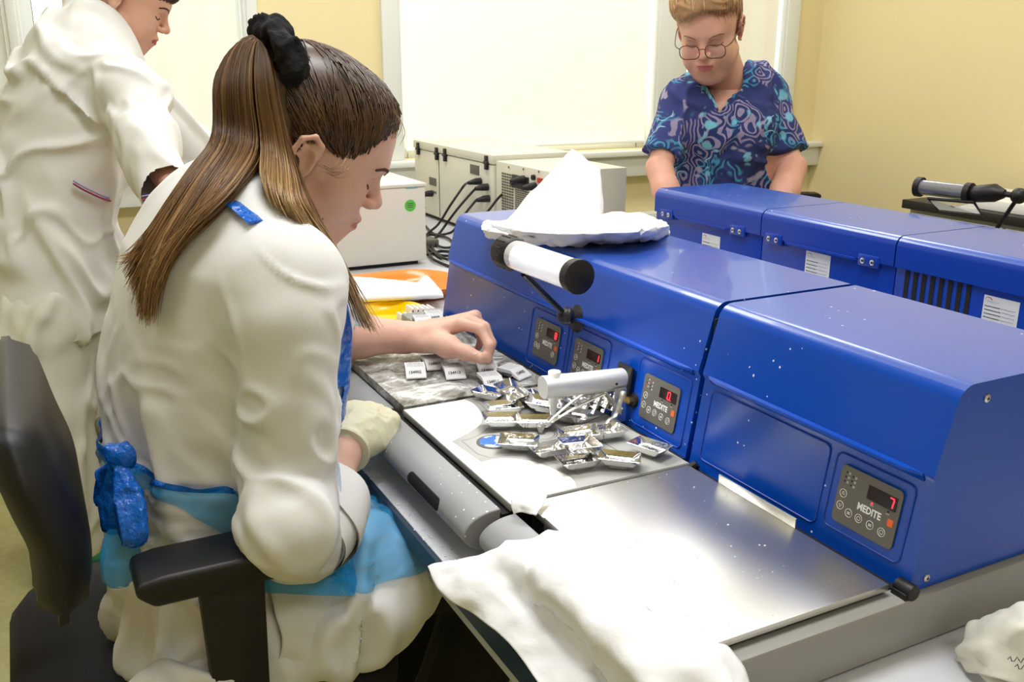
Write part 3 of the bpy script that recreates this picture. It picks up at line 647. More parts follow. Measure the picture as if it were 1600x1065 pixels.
# cassettes standing in the yellow tray
def white_cassette(p, rz, label, grp, lean=1.45):
    r = thing('tissue_cassette', (0, 0, 0), label, 'cassette', grp)
    b = MB(); b.box(-.019, .019, -.014, .014, -.0028, .0028); b.build('cassette_body', M_cas2, r, bevel=.0008)
    MB().box(.0192, .0196, -.010, -.002, -.0014, .0016).box(.0192, .0196, .000, .010, -.0014, .0014).build('printed_number', M_ink, r, smooth=None)
    r.location = tuple(p); r.rotation_euler = (lean, 0, rz); return r
for k in range(5):
    white_cassette(onz(640+k*8.0, 492, T+.022)+V(.0, 0, .006), -.0, 'white cassette on edge in the yellow tray, back row of five, %s' % ('leftmost', 'second from left', 'middle', 'fourth from left', 'rightmost')[k], 'back row of five white cassettes in the yellow tray')
for k in range(6):
    white_cassette(onz(626+k*9.5, 503, T+.022)+V(0, 0, .004), -.0, 'white cassette on edge in the yellow tray, front row, %s' % ('leftmost', 'second from left', 'third from left', 'third from right', 'second from right', 'rightmost')[k], 'front row of white cassettes in the yellow tray')
for (u, v, num, l) in ((660, 508, '134908', 'beside the white cassettes, the one nearer the wrist'), (678, 501, '134909', 'at the foot of the blue console end')):
    r = thing('tissue_cassette', (0, 0, 0), 'grey numbered tissue cassette '+l, 'cassette', 'grey cassettes near the yellow tray'); cassette_parts(r, num); pose(r, onz(u, v-1, .8025), -.2)
# ---- magnifier lamp on the blue console
lt = thing('magnifier_lamp', (-1.205, .738, .918), 'clear tubular magnifier lamp with black grip stuck to the front blue console', 'lamp')
A = at(806, 398, 1.30); B = at(903, 432, 1.17); D = unit(B-A)
M_tube = pm('clear_tube', (.93, .94, .96), .08, trans=.35, coat=1)
M_lamp = pm('lit_lamp_tube', (.9, .9, .92), .4, emit=(.95, .95, 1), es=.75)
MB().tube([A-D*.002, A+D*.004, B-D*.012, B], .0205, 28).build('clear_tube', M_tube, lt)
MB().tube([A+D*.01, B-D*.012], .012, 16).build('light_tube', M_lamp, lt)
MB().tube([B-D*.010, B-D*.002, B+D*.004, B+D*.005], [.0215, .0222, .0222, .0205], 28).build('end_cap', M_black, lt, smooth=40)
g = MB(); g.tube([A-D*.034, A-D*.030, A-D*.004, A+D*.002], [.019, .0235, .0235, .0215], 28); gr = g.build('grip', M_black, lt, smooth=40)
u1 = unit(np.cross(D, (0, 0, 1))); u2 = np.cross(D, u1); rb = MB()
for k in range(14):
    a = 2*math.pi*k/14; q = (u1*math.cos(a)+u2*math.sin(a))*.0235; rb.tube([A-D*.029+q, A-D*.006+q], .0012, 6)
rb.build('grip_ribs', M_black, gr)
MB().tube([A-D*.052, A-D*.048, A-D*.036, A-D*.033], [.012, .0145, .0145, .012], 20).build('knob', M_black, lt, smooth=40)
J = at(884, 493, 1.40); K = at(818, 428, 1.31)
MB().tube([K, J], .0042, 10).build('arm', M_black, lt); MB().tube([K+V(0, .006, -.002), J+V(0, .006, -.002)], .0022, 8).build('arm_cable', M_black, lt)
MB().tube([J-RT*.004-V(0, 0, .0), J+RT*.006], .013, 20).build('arm_joint', M_black, lt); MB().sphere(J, .0135, 10).build('arm_joint', M_black, lt)
S = front_pt(-1.205, .918, .006); MB().tube([S+LO_N*.016, S+LO_N*.006, S-LO_N*.0, S-LO_N*.005], [.006, .009, .019, .0225], 24).build('suction_cup', M_black, lt)
MB().tube([S+LO_N*.014, J], .006, 10).build('cup_stem', M_black, lt)
l = bpy.data.lights.new('magnifier_lamp_light', 'SPOT'); l.energy = 1.7; l.spot_size = math.radians(115); l.spot_blend = .6; l.shadow_soft_size = .05; l.color = (1, 1, 1)
o = bpy.data.objects.new('magnifier_lamp_light', l); COL.objects.link(o); o.parent = lt; q = (A+B)/2-V(0, 0, .03); o.location = tuple(q-np.array(lt.location)); o.rotation_euler = (.12, -.25, 0)
# ---- white towel heaped on the console
tw = thing('crumpled_towel', onz(900, 365, 1.0095), 'crumpled bright white paper towel standing in a peak on the blue console', 'towel')
zt = 1.0105
bp = lambda u, v, d=0.: onz(u, v, zt)+V(0, 0, d)
H1 = [at(784, 349, 1.78), at(893, 232, 1.72), at(900, 236, 1.74), at(938, 260, 1.76), at(943, 330, 1.70), bp(800, 362), bp(938, 368), at(885, 260, 1.69), at(905, 330, 1.62), at(893, 240, 1.78), at(938, 268, 1.80), at(942, 330, 1.80), at(800, 345, 1.88), at(860, 300, 1.66)]
H2 = [bp(758, 352), bp(772, 368), bp(820, 382), bp(905, 385), bp(1030, 377), bp(1044, 366), at(1046, 352, 1.54), at(1000, 333, 1.66), at(900, 352, 1.50), at(820, 362, 1.50), bp(800, 342), at(752, 347, 1.62), bp(1040, 356), at(1040, 348, 1.62), at(880, 366, 1.46), at(1000, 362, 1.46)]
hull(H1, 'upright_fold', M_cloth, tw, 4, .003, 26, 2, 1, 60, fold=.003, fsc=14)
hull(H2, 'flat_fold', M_cloth, tw, 4, .008, 26, 5, 2, 60, fold=.004, fsc=22)
H3 = [bp(753, 350), at(750, 358, 1.58), bp(765, 372), bp(800, 378), at(790, 350, 1.60), at(764, 344, 1.62), at(830, 352, 1.58), at(835, 375, 1.50)]
hull(H3, 'torn_edge', M_cloth, tw, 3, .008, 60, 7, 1, 60)
def over_bar(x, y):
    if x < -.87 or not (.403 < y < .458): return T+.004
    return .780+.028*math.sqrt(max(0, 1-((.448-min(y, .448))/.045)**2))
# ---- big white towel draped over the front right wrist rest
R_ = [[(668, 884, .772), (690, 925, .760), (745, 962, .752), (792, 1000, .750), (838, 1062, .750), (880, 1130, .750)],
      [(692, 876, .778), (735, 905, .778), (800, 950, .770), (855, 1000, .768), (905, 1070, .765), (950, 1140, .760)],
      [(745, 872, .785), (785, 895, .785), (840, 950, .768), (895, 1005, .765), (955, 1070, .765), (1000, 1140, .76)],
      [(800, 850, .800), (828, 880, .812), (870, 930, .815), (925, 985, .815), (990, 1060, .812), (1040, 1130, .80)],
      [(852, 830, .818), (885, 868, .826), (935, 925, .828), (995, 985, .828), (1060, 1050, .822), (1105, 1120, .80)],
      [(888, 830, .818), (925, 868, .820), (980, 925, .820), (1040, 980, .822), (1105, 1040, .822), (1150, 1100, .80)],
      [(905, 838, .806), (942, 872, .806), (1000, 935, .805), (1060, 985, .805), (1135, 1018, .802), (1172, 1078, .78)]]
o = sheet([[onz(u, v, z) for u, v, z in r] for r in R_], 'draped_towel', M_cloth, None, 9, .0022, .0070, 15, 3, True, .744, over_bar)
tag(o, 'large creased white towel draped over the wrist rest and table edge at bottom', 'towel')
# scrap of paper by the plate corner
o = sheet([[onz(u, v, z) for u, v, z in r] for r in [[(800, 775, .822), (830, 768, .826), (858, 766, .824)], [(798, 790, .816), (822, 784, .822), (850, 786, .819)], [(803, 803, .808), (815, 800, .812), (838, 803, .815)]]], 'paper_scrap', M_cloth, None, 6, .001, .003, 60, 8)
tag(o, 'torn white paper scrap caught between the two plates', 'paper')
# ---- crumpled glove wrapper at bottom right
M_bag = pm('cream_paper', (.78, .76, .66), .7, bump=.15, bscale=40)
bg = thing('crumpled_bag', onz(1550, 1030, T), 'crumpled cream paper bag with handwriting on the table, bottom right corner', 'bag')
BZ = T
sheet([[onz(1515, 972, .775), onz(1560, 950, .80), onz(1610, 935, .82), onz(1680, 930, .80)], [onz(1505, 1000, .76), onz(1555, 985, .80), onz(1615, 975, .83), onz(1690, 980, .80)],
       [onz(1490, 1015, .750), onz(1545, 1015, .785), onz(1610, 1020, .80), onz(1700, 1040, .77)], [onz(1512, 1050, .746), onz(1560, 1060, .77), onz(1620, 1080, .77), onz(1700, 1110, .75)]], 'crumpled_paper', M_bag, bg, 8, .001, .005, 26, 11, True, .742)
sheet([[onz(1500, 1008, .752), onz(1540, 1020, .765), onz(1590, 1048, .765)], [onz(1493, 1024, .744), onz(1530, 1045, .755), onz(1580, 1075, .755)], [onz(1512, 1038, .743), onz(1540, 1062, .745), onz(1570, 1090, .745)]], 'loose_flap', M_bag, bg, 8, .001, .003, 40, 12, True, .742)
for (u, v, z) in ((1577, 1040, .797), (1588, 1052, .795)):
    c = onz(u, v, z)+V(.0, -.004, .008); MB().tube([c+V(.001*k, .0016*k, .003*math.sin(k*1.9)) for k in range(8)], .0005, 4).build('handwriting', M_ink, bg)
# ---- white enamel box with stickers
wx = -2.470
bx = thing('instrument_box', (-2.62, .865, T), 'white enamel instrument box with a round green sticker behind the young woman', 'box')
MB().box(-2.77, wx, .738, 1.000, T+.012, .962).build('cabinet_shell', M_cream2, bx, bevel=.004)
MB().box(-2.775, wx+.003, .735, 1.003, .962, .972).build('lid', M_cream2, bx, bevel=.003)
MB().box(-2.75, wx-.02, .75, .98, T, T+.012).build('base', M_black, bx)
M_green = pm('green_sticker', (.10, .50, .06), .5); M_teal = pm('teal_sticker', (.12, .45, .43), .5)
c = onx(641, 321, wx); b = MB(); b.cyl(c, c+V(.0008, 0, 0), .0165, 28); gs = b.build('round_sticker', M_green, bx)
for q in (-.004, .001, .006): MB().box(c[0]+.0008, c[0]+.001, c[1]-.009, c[1]+.009, c[2]+q-.001, c[2]+q+.001).build('sticker_print', M_ink, gs)
c = onx(643, 291, wx); b = MB(); b.box(c[0], c[0]+.0008, c[1]-.017, c[1]+.017, c[2]-.006, c[2]+.006); ts = b.build('teal_label', M_teal, bx); MB().box(c[0]+.0008, c[0]+.001, c[1]-.01, c[1]+.01, c[2]-.0015, c[2]+.0015).build('label_print', M_ink, ts)
for z in (.80, .90, .93): MB().cyl((wx-.02, 1.0, z), (wx-.02, 1.006, z), .004, 8).build('side_screw', M_black, bx)
# ---- two cream analysers with cables
YE = 1.32
e1 = thing('cream_instrument', (-3.02, 1.47, T), 'cream instrument cabinet with black corner latches, left of the pair, blind behind', 'instrument')
MB().box(-3.36, -2.688, YE, 1.60, T+.015, .985).build('cabinet_shell', M_cream, e1, bevel=.003)
MB().box(-3.365, -2.684, YE-.003, 1.605, .987, 1.016).build('lid', M_cream, e1, bevel=.003)
MB().box(-3.34, -2.70, YE+.02, 1.58, T, T+.015).build('base', M_black, e1)
MB().box(-3.127, -3.124, YE-.001, YE+.001, .76, .985).build('panel_seam', M_void, e1)
e2 = thing('cream_instrument', (-2.50, 1.45, T), 'cream instrument cabinet with perforated vent and plugs, right of the pair', 'instrument')
MB().box(-2.678, -2.335, YE+.004, 1.585, T+.015, 1.000).build('cabinet_shell', M_cream, e2, bevel=.003)
MB().box(-2.66, -2.35, YE+.02, 1.56, T, T+.015).build('base', M_black, e2)
def latch(root, u, v):
    c = ony(u, v, YE)+V(0, -.006, 0); b = MB(); b.box(c[0]-.010, c[0]+.010, c[1]-.003, c[1]+.006, c[2]+.004, c[2]+.022).box(c[0]-.008, c[0]+.008, c[1]-.004, c[1]+.006, c[2]-.022, c[2]-.004).cyl(c+V(-.013, 0, 0), c+V(.013, 0, 0), .006, 10).build('latch', M_black, root, bevel=.002)
for u, v in ((655, 232), (684, 240), (697, 242), (762, 254)): latch(e1, u, v)
def plate_on(root, u0, v0, u1, v1, name, mat, y=YE, d=.002):
    a = ony(u0, v0, y); b_ = ony(u1, v1, y); return MB().box(a[0], b_[0], y-d, y+.001, b_[2], a[2]).build(name, mat, root, bevel=.0008)
M_dgrey = pm('dark_grey_plate', (.12, .115, .09), .6)
plate_on(e1, 671, 276, 682, 291, 'type_plate', M_dgrey); plate_on(e1, 735, 256, 749, 274, 'type_plate', M_dgrey); plate_on(e1, 674, 297, 682, 303, 'socket', M_dgrey)
def vent_grid(root, u0, v0, u1, v1, nx, nz_):
    a = ony(u0, v0, YE); b_ = ony(u1, v1, YE); g = MB(); dx = (b_[0]-a[0])/nx; dz = (a[2]-b_[2])/nz_
    for i in range(nx):
        for j in range(nz_): g.box(a[0]+dx*(i+.14), a[0]+dx*(i+.86), YE+.0025, YE+.006, b_[2]+dz*(j+.2), b_[2]+dz*(j+.8))
    return g.build('vent_grid', M_dgrey, root, smooth=None)
vent_grid(e2, 782, 268, 801, 342, 5, 16); vent_grid(e2, 803, 294, 852, 348, 13, 12)
vent_grid(e1, 757, 318, 770, 334, 4, 4)
for u, v in ((795, 261), (818, 264), (842, 268)): MB().cyl(ony(u, v, YE+.003), ony(u, v, YE+.003)+V(0, -.002, 0), .003, 8).build('screw', M_dgrey, e2)
plate_on(e2, 802, 272, 826, 298, 'mains_socket', M_black, YE+.003, .006)
c = ony(835, 277, YE+.003); MB().cyl(c, c+V(0, -.008, 0), .008, 12).build('fuse_holder', M_black, e2)
c = ony(845, 282, YE+.003); MB().box(c[0]-.012, c[0]+.012, YE-.003, YE+.003, c[2]-.007, c[2]+.007).build('red_switch', pm('switch_red', (.5, .03, .02), .4), e2)
def cable(pu, pts, label, grp='black power cables of the cream instruments', r=.0042):
    """pu: plug pixel on the face; pts: (u,v,z) along the cable"""
    P0 = ony(pu[0], pu[1], YE); pz_ = [P0+V(0, -.045, -.003)]+[onz(u, v, z) for u, v, z in pts]
    t = thing('power_cable', pz_[-1], label, 'cable', grp)
    MB().tube(smoothpts(pz_, 8), r, 8).build('cable_cord', M_black, t)
    MB().tube([P0+V(0, -.003, 0), P0+V(0, -.02, 0), P0+V(0, -.046, -.003)], [.012, .011, .006], 12).build('plug', M_black, t); return t
cable((676, 302), [(662, 307, .90), (650, 312, .87), (640, 330, .80)], 'black power cable plugged low into the left part of the latched instrument')
cable((752, 283), [(725, 290, .90), (704, 320, .84), (685, 350, .77), (666, 368, .746), (668, 392, .746)], 'topmost black cable of the three running down left to the table')
cable((763, 292), [(735, 303, .89), (712, 330, .82), (690, 360, .752), (674, 382, .746), (690, 402, .746)], 'middle black cable of the three running down left to the table')
cable((765, 310), [(742, 315, .87), (722, 340, .80), (706, 362, .746), (680, 366, .746), (664, 352, .746)], 'lowest black cable of the three running down left to the table')
cable((820, 280), [(796, 292, .92), (778, 310, .89), (762, 330, .86), (740, 352, .80), (720, 380, .746)], 'black cable from the mains socket of the perforated instrument')
cable((838, 291), [(810, 292, .90), (796, 305, .88), (792, 325, .86), (792, 350, .80)], 'black cable hanging beside the perforated vent below the red switch')
# slack loops of cord on the table
for i, (pp, l) in enumerate(([[(664, 372), (690, 386), (708, 384), (700, 372), (672, 366), (664, 378), (680, 396), (706, 400)], 'tangle of slack black cord lying on table beside white box'], [[(668, 398), (690, 392), (712, 396), (712, 406), (690, 402), (666, 386), (676, 404), (702, 416)], 'lower loops of black cord on table near the console end'])):
    o = MB().tube(smoothpts([onz(u, v, T+.0045+.004*((k+i) % 2)) for k, (u, v) in enumerate(pp)], 8), .0042, 8).build('slack_cord', M_black); tag(o, l, 'cable')
b = MB(); c = onz(672, 384, T); b.box(c[0]-.03, c[0]+.03, c[1]-.02, c[1]+.02, T, T+.025); tag(b.build('adapter_block', M_dgrey, None, bevel=.006), 'dark adapter block among the cords on the table', 'adapter')
# ---- cabinet by the right wall
cb = thing('low_cabinet', (-2.2, 3.45, 0), 'low grey cabinet with black worktop against the yellow wall at right', 'cabinet')
M_cab = pm('cabinet_grey', (.50, .51, .46), .5)
MB().box(-2.68, -.9, 3.22, 3.70, .04, .725).build('carcass', M_cab, cb, bevel=.003); MB().box(-2.70, -.88, 3.19, 3.71, .725, .76).build('worktop', M_black, cb, bevel=.003)
for k, (a, c_) in enumerate(((-2.66, -2.245), (-2.235, -1.8), (-1.79, -1.35), (-1.34, -.92))):
    d = MB().box(a, c_, 3.203, 3.22, .07, .71).build('door', M_cab, cb, bevel=.002); MB().tube([V(a+.3, 3.20, .60), V(a+.3, 3.18, .61), V(a+.3, 3.18, .66), V(a+.3, 3.20, .67)], .007, 8).build('door_handle', M_dgrey, d)
o = MB().box(-2.62, -.95, 3.24, 3.60, .7605, .80).build('paper_box', M_white, None, bevel=.003); tag(o, 'flat white box on the black worktop behind the far magnifier', 'box')
# ---- second magnifier lamp beyond the rear station
l2 = thing('magnifier_lamp', (-1.01, 1.60, T), 'tilted magnifier lamp with rectangular lens beyond the rear blue console, top right', 'lamp')
A = at(1438, 292, 2.08); B = at(1512, 301, 2.00); D = unit(B-A); C2 = at(1570, 303, 1.94)
MB().tube([A, B], .0165, 22).build('clear_tube', pm('dark_clear_tube', (.32, .33, .36), .15, metal=.5), l2)
MB().tube([A-D*.008, A+D*.004], .0215, 22).build('ring', M_black, l2); MB().tube([B-D*.004, B+D*.008], .0215, 22).build('ring', M_black, l2)
MB().tube([B+D*.008, B+D*.02, C2-D*.02, C2], [.014, .018, .019, .009], 20).build('grip', M_black, l2, smooth=50)
q0, q1, q2, q3 = at(1450, 310, 2.05), at(1522, 316, 1.98), at(1535, 337, 1.97), at(1467, 330, 2.04)
MB().tube([q0, q1, q2, q3, q0, q1], .0035, 8, False).build('lens_frame', M_black, l2)
nn = unit(np.cross(q1-q0, q3-q0)); MB().add([q0+nn*.001, q1+nn*.001, q2+nn*.001, q3+nn*.001, q0-nn*.001, q1-nn*.001, q2-nn*.001, q3-nn*.001], [(0, 1, 2, 3), (7, 6, 5, 4), (0, 4, 5, 1), (1, 5, 6, 2), (2, 6, 7, 3), (3, 7, 4, 0)]).build('lens', pm('lens_glass', (.8, .82, .85), .03, trans=.9), l2)
J2 = at(1592, 306, 1.92); J3 = V(-1.01, 1.60, .80); MB().sphere(J2, .0165, 10).build('arm_joint', M_black, l2); MB().tube([C2, J2], .006, 8).build('arm', M_black, l2)
MB().tube([J2, at(1552, 365, 1.98), at(1500, 445, 2.1)], .0045, 8).build('arm', M_black, l2); e = at(1500, 445, 2.1); MB().tube([e, V(e[0], e[1], T+.01), V(e[0], e[1], T)], [.005, .02, .022], 14).build('clamp_base', M_black, l2)
# ================================================================ OFFICE CHAIRS
def office_chair(root, seat_z, arm_z, back_h=.45, wdt=.47, arms=(1, -1), back0=-.24, lean=.0, back_z=None, wing=.075):
    """chair in local axes: sitter faces +Y, origin on floor under the seat"""
    O = wloc(root); L = lambda x, y, z: O+V(x, y, z)
    g = []; n = 20; w_ = wdt
    b = MB(); rr = lambda k, z: [L(p, q+.01, z) for p, q in rrect(w_*k, .46*k, .1*k, 6)]
    b.loft([rr(.9, seat_z-.07), rr(1., seat_z-.05), rr(1.0, seat_z-.02), rr(.94, seat_z), rr(.75, seat_z+.004)]); b.build('seat', M_blackm, root, smooth=50)
    bz = back_z or seat_z+.22; bh = back_h; rows = 16; cols = 16
    def mid(s, t):   # s -1..1 across, t 0..1 up
        x = s*(w_*.47)*(1-.10*max(0, t-.75)/.25); y = back0+wing*abs(s)**2.2-.04*(max(0, t-.35))**1.3+.010*math.exp(-((t-.25)/.25)**2); return x, y-lean*t, bz+bh*t*(1-.035*abs(s)**3)
    vs = []; 
    for side in (1, -1):
        for i in range(rows+1):
            for j in range(cols+1):
                s = -1+2*j/cols; t = i/rows; ed = max(abs(s), abs(2*t-1)); th = .027*math.sqrt(max(0, 1-ed**6))+.005; x, y, z = mid(s*(1-.03*(abs(2*t-1))**4), t); vs.append(L(x, y+side*th, z))
    k = (rows+1)*(cols+1); fs = []
    for i in range(rows):
        for j in range(cols):
            a = i*(cols+1)+j; fs.append((a, a+cols+1, a+cols+2, a+1)); fs.append((k+a, k+a+1, k+a+cols+2, k+a+cols+1))
    ring = [j for j in range(cols+1)]+[i*(cols+1)+cols for i in range(1, rows+1)]+[rows*(cols+1)+j for j in range(cols-1, -1, -1)]+[i*(cols+1) for i in range(rows-1, 0, -1)]
    fs += [(ring[a], ring[(a+1) % len(ring)], k+ring[(a+1) % len(ring)], k+ring[a]) for a in range(len(ring))]
    o = raw('backrest', vs, fs, M_black, root, 60); bm = bmesh.new(); bm.from_mesh(o.data); bmesh.ops.recalc_face_normals(bm, faces=bm.faces); bm.to_mesh(o.data); bm.free(); o.data.shade_smooth()
    MB().tube(smoothpts([L(0, -.12, seat_z-.07), L(0, -.30, seat_z-.05), L(0, back0-.09, seat_z+.10), L(0, back0-.06, bz+bh*.45)], 6), .028, 10, flat=.5, upv=(1, 0, 0)).build('back_support', M_black, root)
    for s in arms:
        x = s*(w_/2-.005)
        pr = [(-.115, -.004), (-.118, -.018), (-.10, -.034), (.05, -.034), (.065, -.02), (.065, -.008), (.05, 0), (-.09, 0)]
        b = MB(); b.prism(pr, x-.037, x+.037, lambda p, q, t: L(t, p+.04, arm_z+q)); b.build('armrest', M_black, root, bevel=.006, seg=3)
        b = MB(); b.prism([(-.015, 0), (.055, 0), (.05, -.20), (.0, -.33), (-.02, -.33), (-.01, -.15)], x+s*.012-.011, x+s*.012+.011, lambda p, q, t: L(t, p+.0, arm_z-.03+q)); b.build('arm_post', M_black, root, bevel=.004)
        MB().box(*sorted((O[0]+x+s*.02, O[0]+s*.05)), O[1]-.02, O[1]+.03, arm_z-.375, arm_z-.345).build('arm_bracket', M_black, root, bevel=.004)
    MB().cyl(L(0, 0, .09), L(0, 0, seat_z-.07), .026, 16).build('column', M_black, root); MB().box(O[0]-.09, O[0]+.09, O[1]-.11, O[1]+.1, seat_z-.11, seat_z-.07).build('mechanism', M_black, root, bevel=.01)
    for k in range(5):
        a = 2*math.pi*k/5+.3; e = V(math.cos(a), math.sin(a), 0); MB().tube([L(0, 0, .10)+e*.02, L(0, 0, .085)+e*.16, L(0, 0, .065)+e*.29], [.026, .02, .014], 8).build('base_leg', M_black, root)
        c = L(0, 0, .028)+e*.29; t_ = V(-e[1], e[0], 0); MB().cyl(c-t_*.02, c+t_*.02, .028, 16).build('caster', M_black, root)
ch = thing('office_chair', (-1.19, .125, 0), 'black office chair the young woman sits on', 'chair')
office_chair(ch, .575, .792, .218, .47, back0=-.150, back_z=.735, wing=.0)
c2 = thing('office_chair', (-3.28, 3.28, 0), 'empty black office chair with armrests by the yellow wall corner', 'chair')
office_chair(c2, .46, .68, .30, .5)
c2.rotation_euler = (0, 0, -.48)
c3 = thing('office_chair', (-1.45, 2.63, 0), 'black chair cut off by right picture edge beyond the far magnifier', 'chair')
office_chair(c3, .46, .66, .50, .5); c3.rotation_euler = (0, 0, 2.9)
# wax crumbs
rnd = random.Random(5); cr = MB()
for k in range(260):
    u, v, z = (rnd.uniform(640, 790), 0, 0), 0, 0
    x = rnd.uniform(-1.25, -.88); y = rnd.choice([rnd.uniform(.376, .395), rnd.uniform(.376, .40), rnd.uniform(.376, .43)]); zz = T+.001; s = rnd.uniform(.0004, .0014)
    if rnd.random() < .35: x = rnd.uniform(-.87, -.56); y = rnd.uniform(.47, .70); zz = ZP+.0003; s *= .8
    cr.sphere((x, y, zz), s, 3, (1, rnd.uniform(.6, 1.4), .5))
o = cr.build('wax_crumbs', M_cloth); tag(o, 'scattered white wax crumbs on the table front and steel plate', 'wax crumbs', kind='stuff')
# ================================================================ SOFT SHAPES (signed distance modelling)
class Sdf:
    def __init__(s, lo, hi, h):
        s.lo = np.array(lo, float); s.h = h; s.n = np.ceil((np.array(hi)-s.lo)/h).astype(int)+1
        s.D = np.full(s.n, .2, np.float32)
    def _blk(s, lo, hi):
        a = np.clip(np.floor((np.array(lo)-s.lo)/s.h).astype(int), 0, s.n); b = np.clip(np.ceil((np.array(hi)-s.lo)/s.h).astype(int)+1, 0, s.n)
        if (b <= a).any(): return None
        g = [(s.lo[i]+np.arange(a[i], b[i])*s.h).astype(np.float32) for i in range(3)]
        return (slice(a[0], b[0]), slice(a[1], b[1]), slice(a[2], b[2])), g[0][:, None, None], g[1][None, :, None], g[2][None, None, :]
    def _mix(s, sl, d, k, op):
        o = s.D[sl]
        if op == '+':
            if k > 0: q = np.clip(.5+.5*(o-d)/k, 0, 1); s.D[sl] = o*(1-q)+d*q-k*q*(1-q)
            else: s.D[sl] = np.minimum(o, d)
        elif op == '-':
            if k > 0: q = np.clip(.5-.5*(o+d)/k, 0, 1); s.D[sl] = o*(1-q)-d*q+k*q*(1-q)
            else: s.D[sl] = np.maximum(o, -d)
        return s
    def cap(s, a, b, r1, r2=None, k=.01, op='+'):
        r2 = r1 if r2 is None else r2; a = np.array(a, float); b = np.array(b, float); m_ = max(r1, r2)+k*1.5+.03
        q = s._blk(np.minimum(a, b)-m_, np.maximum(a, b)+m_)
        if q is None: return s
        sl, X, Y, Z = q; d = b-a; L = max(d@d, 1e-9); t = np.clip(((X-a[0])*d[0]+(Y-a[1])*d[1]+(Z-a[2])*d[2])/L, 0, 1)
        e = np.sqrt((X-a[0]-t*d[0])**2+(Y-a[1]-t*d[1])**2+(Z-a[2]-t*d[2])**2)-(r1+(r2-r1)*t); return s._mix(sl, e, k, op)
    def chain(s, pts, rs, k=.01):
        for i in range(len(pts)-1): s.cap(pts[i], pts[i+1], rs[i], rs[i+1], k)
        return s
    def ell(s, c, r, ax=None, k=.01, op='+'):
        c = np.array(c, float); r = np.array(r, float); ax = np.eye(3) if ax is None else np.array(ax, float); m_ = max(r)+k*1.5+.03
        q = s._blk(c-m_, c+m_)
        if q is None: return s
        sl, X, Y, Z = q; p = [(X-c[0])*a[0]+(Y-c[1])*a[1]+(Z-c[2])*a[2] for a in ax]
        k0 = np.sqrt((p[0]/r[0])**2+(p[1]/r[1])**2+(p[2]/r[2])**2); k1 = np.sqrt((p[0]/r[0]**2)**2+(p[1]/r[1]**2)**2+(p[2]/r[2]**2)**2)+1e-6
        return s._mix(sl, k0*(k0-1)/k1, k, op)
    def ecap(s, a, b, ra, rb, side, k=.02, op='+'):
        """elliptic tapered capsule: ra, rb = (half width along side, half depth)"""
        a = np.array(a, float); b = np.array(b, float); d = b-a; L = np.linalg.norm(d); dn = d/L; sd = np.array(side, float); sd = unit(sd-dn*(sd@dn)); fd = np.cross(dn, sd)
        m_ = max(*ra, *rb)+k*1.5+.03; q = s._blk(np.minimum(a, b)-m_, np.maximum(a, b)+m_)
        if q is None: return s
        sl, X, Y, Z = q; x, y, z = X-a[0], Y-a[1], Z-a[2]; l_ = x*dn[0]+y*dn[1]+z*dn[2]; t = np.clip(l_/L, 0, 1); o = l_-t*L
        w1 = ra[0]+(rb[0]-ra[0])*t; w2 = ra[1]+(rb[1]-ra[1])*t; mn = np.minimum(w1, w2)
        p = (x*sd[0]+y*sd[1]+z*sd[2]); f = (x*fd[0]+y*fd[1]+z*fd[2]); k0 = np.sqrt((p/w1)**2+(f/w2)**2+(o/mn)**2); k1 = np.sqrt((p/w1**2)**2+(f/w2**2)**2+(o/mn**2)**2)+1e-6
        return s._mix(sl, k0*(k0-1)/k1, k, op)
    def cut(s, p, n, k=0.):
        """remove everything on the +n side of the plane through p"""
        n = unit(n); q = s._blk(s.lo, s.lo+s.n*s.h); sl, X, Y, Z = q
        return s._mix(sl, -((X-p[0])*n[0]+(Y-p[1])*n[1]+(Z-p[2])*n[2]), k, '-')
    def mesh(s, relax=1):
        D = s.D; I = D < 0; nx, ny, nz_ = D.shape; cnt = np.zeros((nx-1, ny-1, nz_-1), np.int8)
        for a in (0, 1):
            for b in (0, 1):
                for c in (0, 1): cnt += I[a:nx-1+a, b:ny-1+b, c:nz_-1+c]
        act = (cnt > 0) & (cnt < 8); ix = np.argwhere(act); vid = np.full(act.shape, -1, np.int32); vid[act] = np.arange(len(ix)); acc = np.zeros((len(ix), 3)); num = np.zeros(len(ix))
        cs = [(a, b, c) for a in (0, 1) for b in (0, 1) for c in (0, 1)]
        for p in cs:
            for ax in range(3):
                if p[ax]: continue
                q = list(p); q[ax] = 1; d0 = D[ix[:, 0]+p[0], ix[:, 1]+p[1], ix[:, 2]+p[2]]; d1 = D[ix[:, 0]+q[0], ix[:, 1]+q[1], ix[:, 2]+q[2]]
                m_ = (d0 < 0) != (d1 < 0); t = d0/(d0-d1+1e-12); v = np.tile(np.array(p, float), (len(ix), 1)); v[:, ax] = t; acc[m_] += v[m_]; num[m_] += 1
        vs = s.lo+(ix+acc/num[:, None])*s.h; F = []
        for ax in range(3):
            o1, o2 = [(1, 2), (2, 0), (0, 1)][ax]; sa = [slice(None)]*3; sb = [slice(None)]*3; sa[ax] = slice(0, -1); sb[ax] = slice(1, None); A = I[tuple(sa)]; B = I[tuple(sb)]
            e = np.argwhere(A != B); e = e[(e[:, o1] > 0) & (e[:, o2] > 0) & (e[:, o1] < D.shape[o1]-1) & (e[:, o2] < D.shape[o2]-1)]
            fl = A[e[:, 0], e[:, 1], e[:, 2]]; q = []
            for d1, d2 in ((0, 0), (1, 0), (1, 1), (0, 1)):
                w_ = e.copy(); w_[:, o1] -= d1; w_[:, o2] -= d2; q.append(vid[w_[:, 0], w_[:, 1], w_[:, 2]])
            q = np.stack(q, 1); q[~fl] = q[~fl][:, ::-1]; F.append(q)
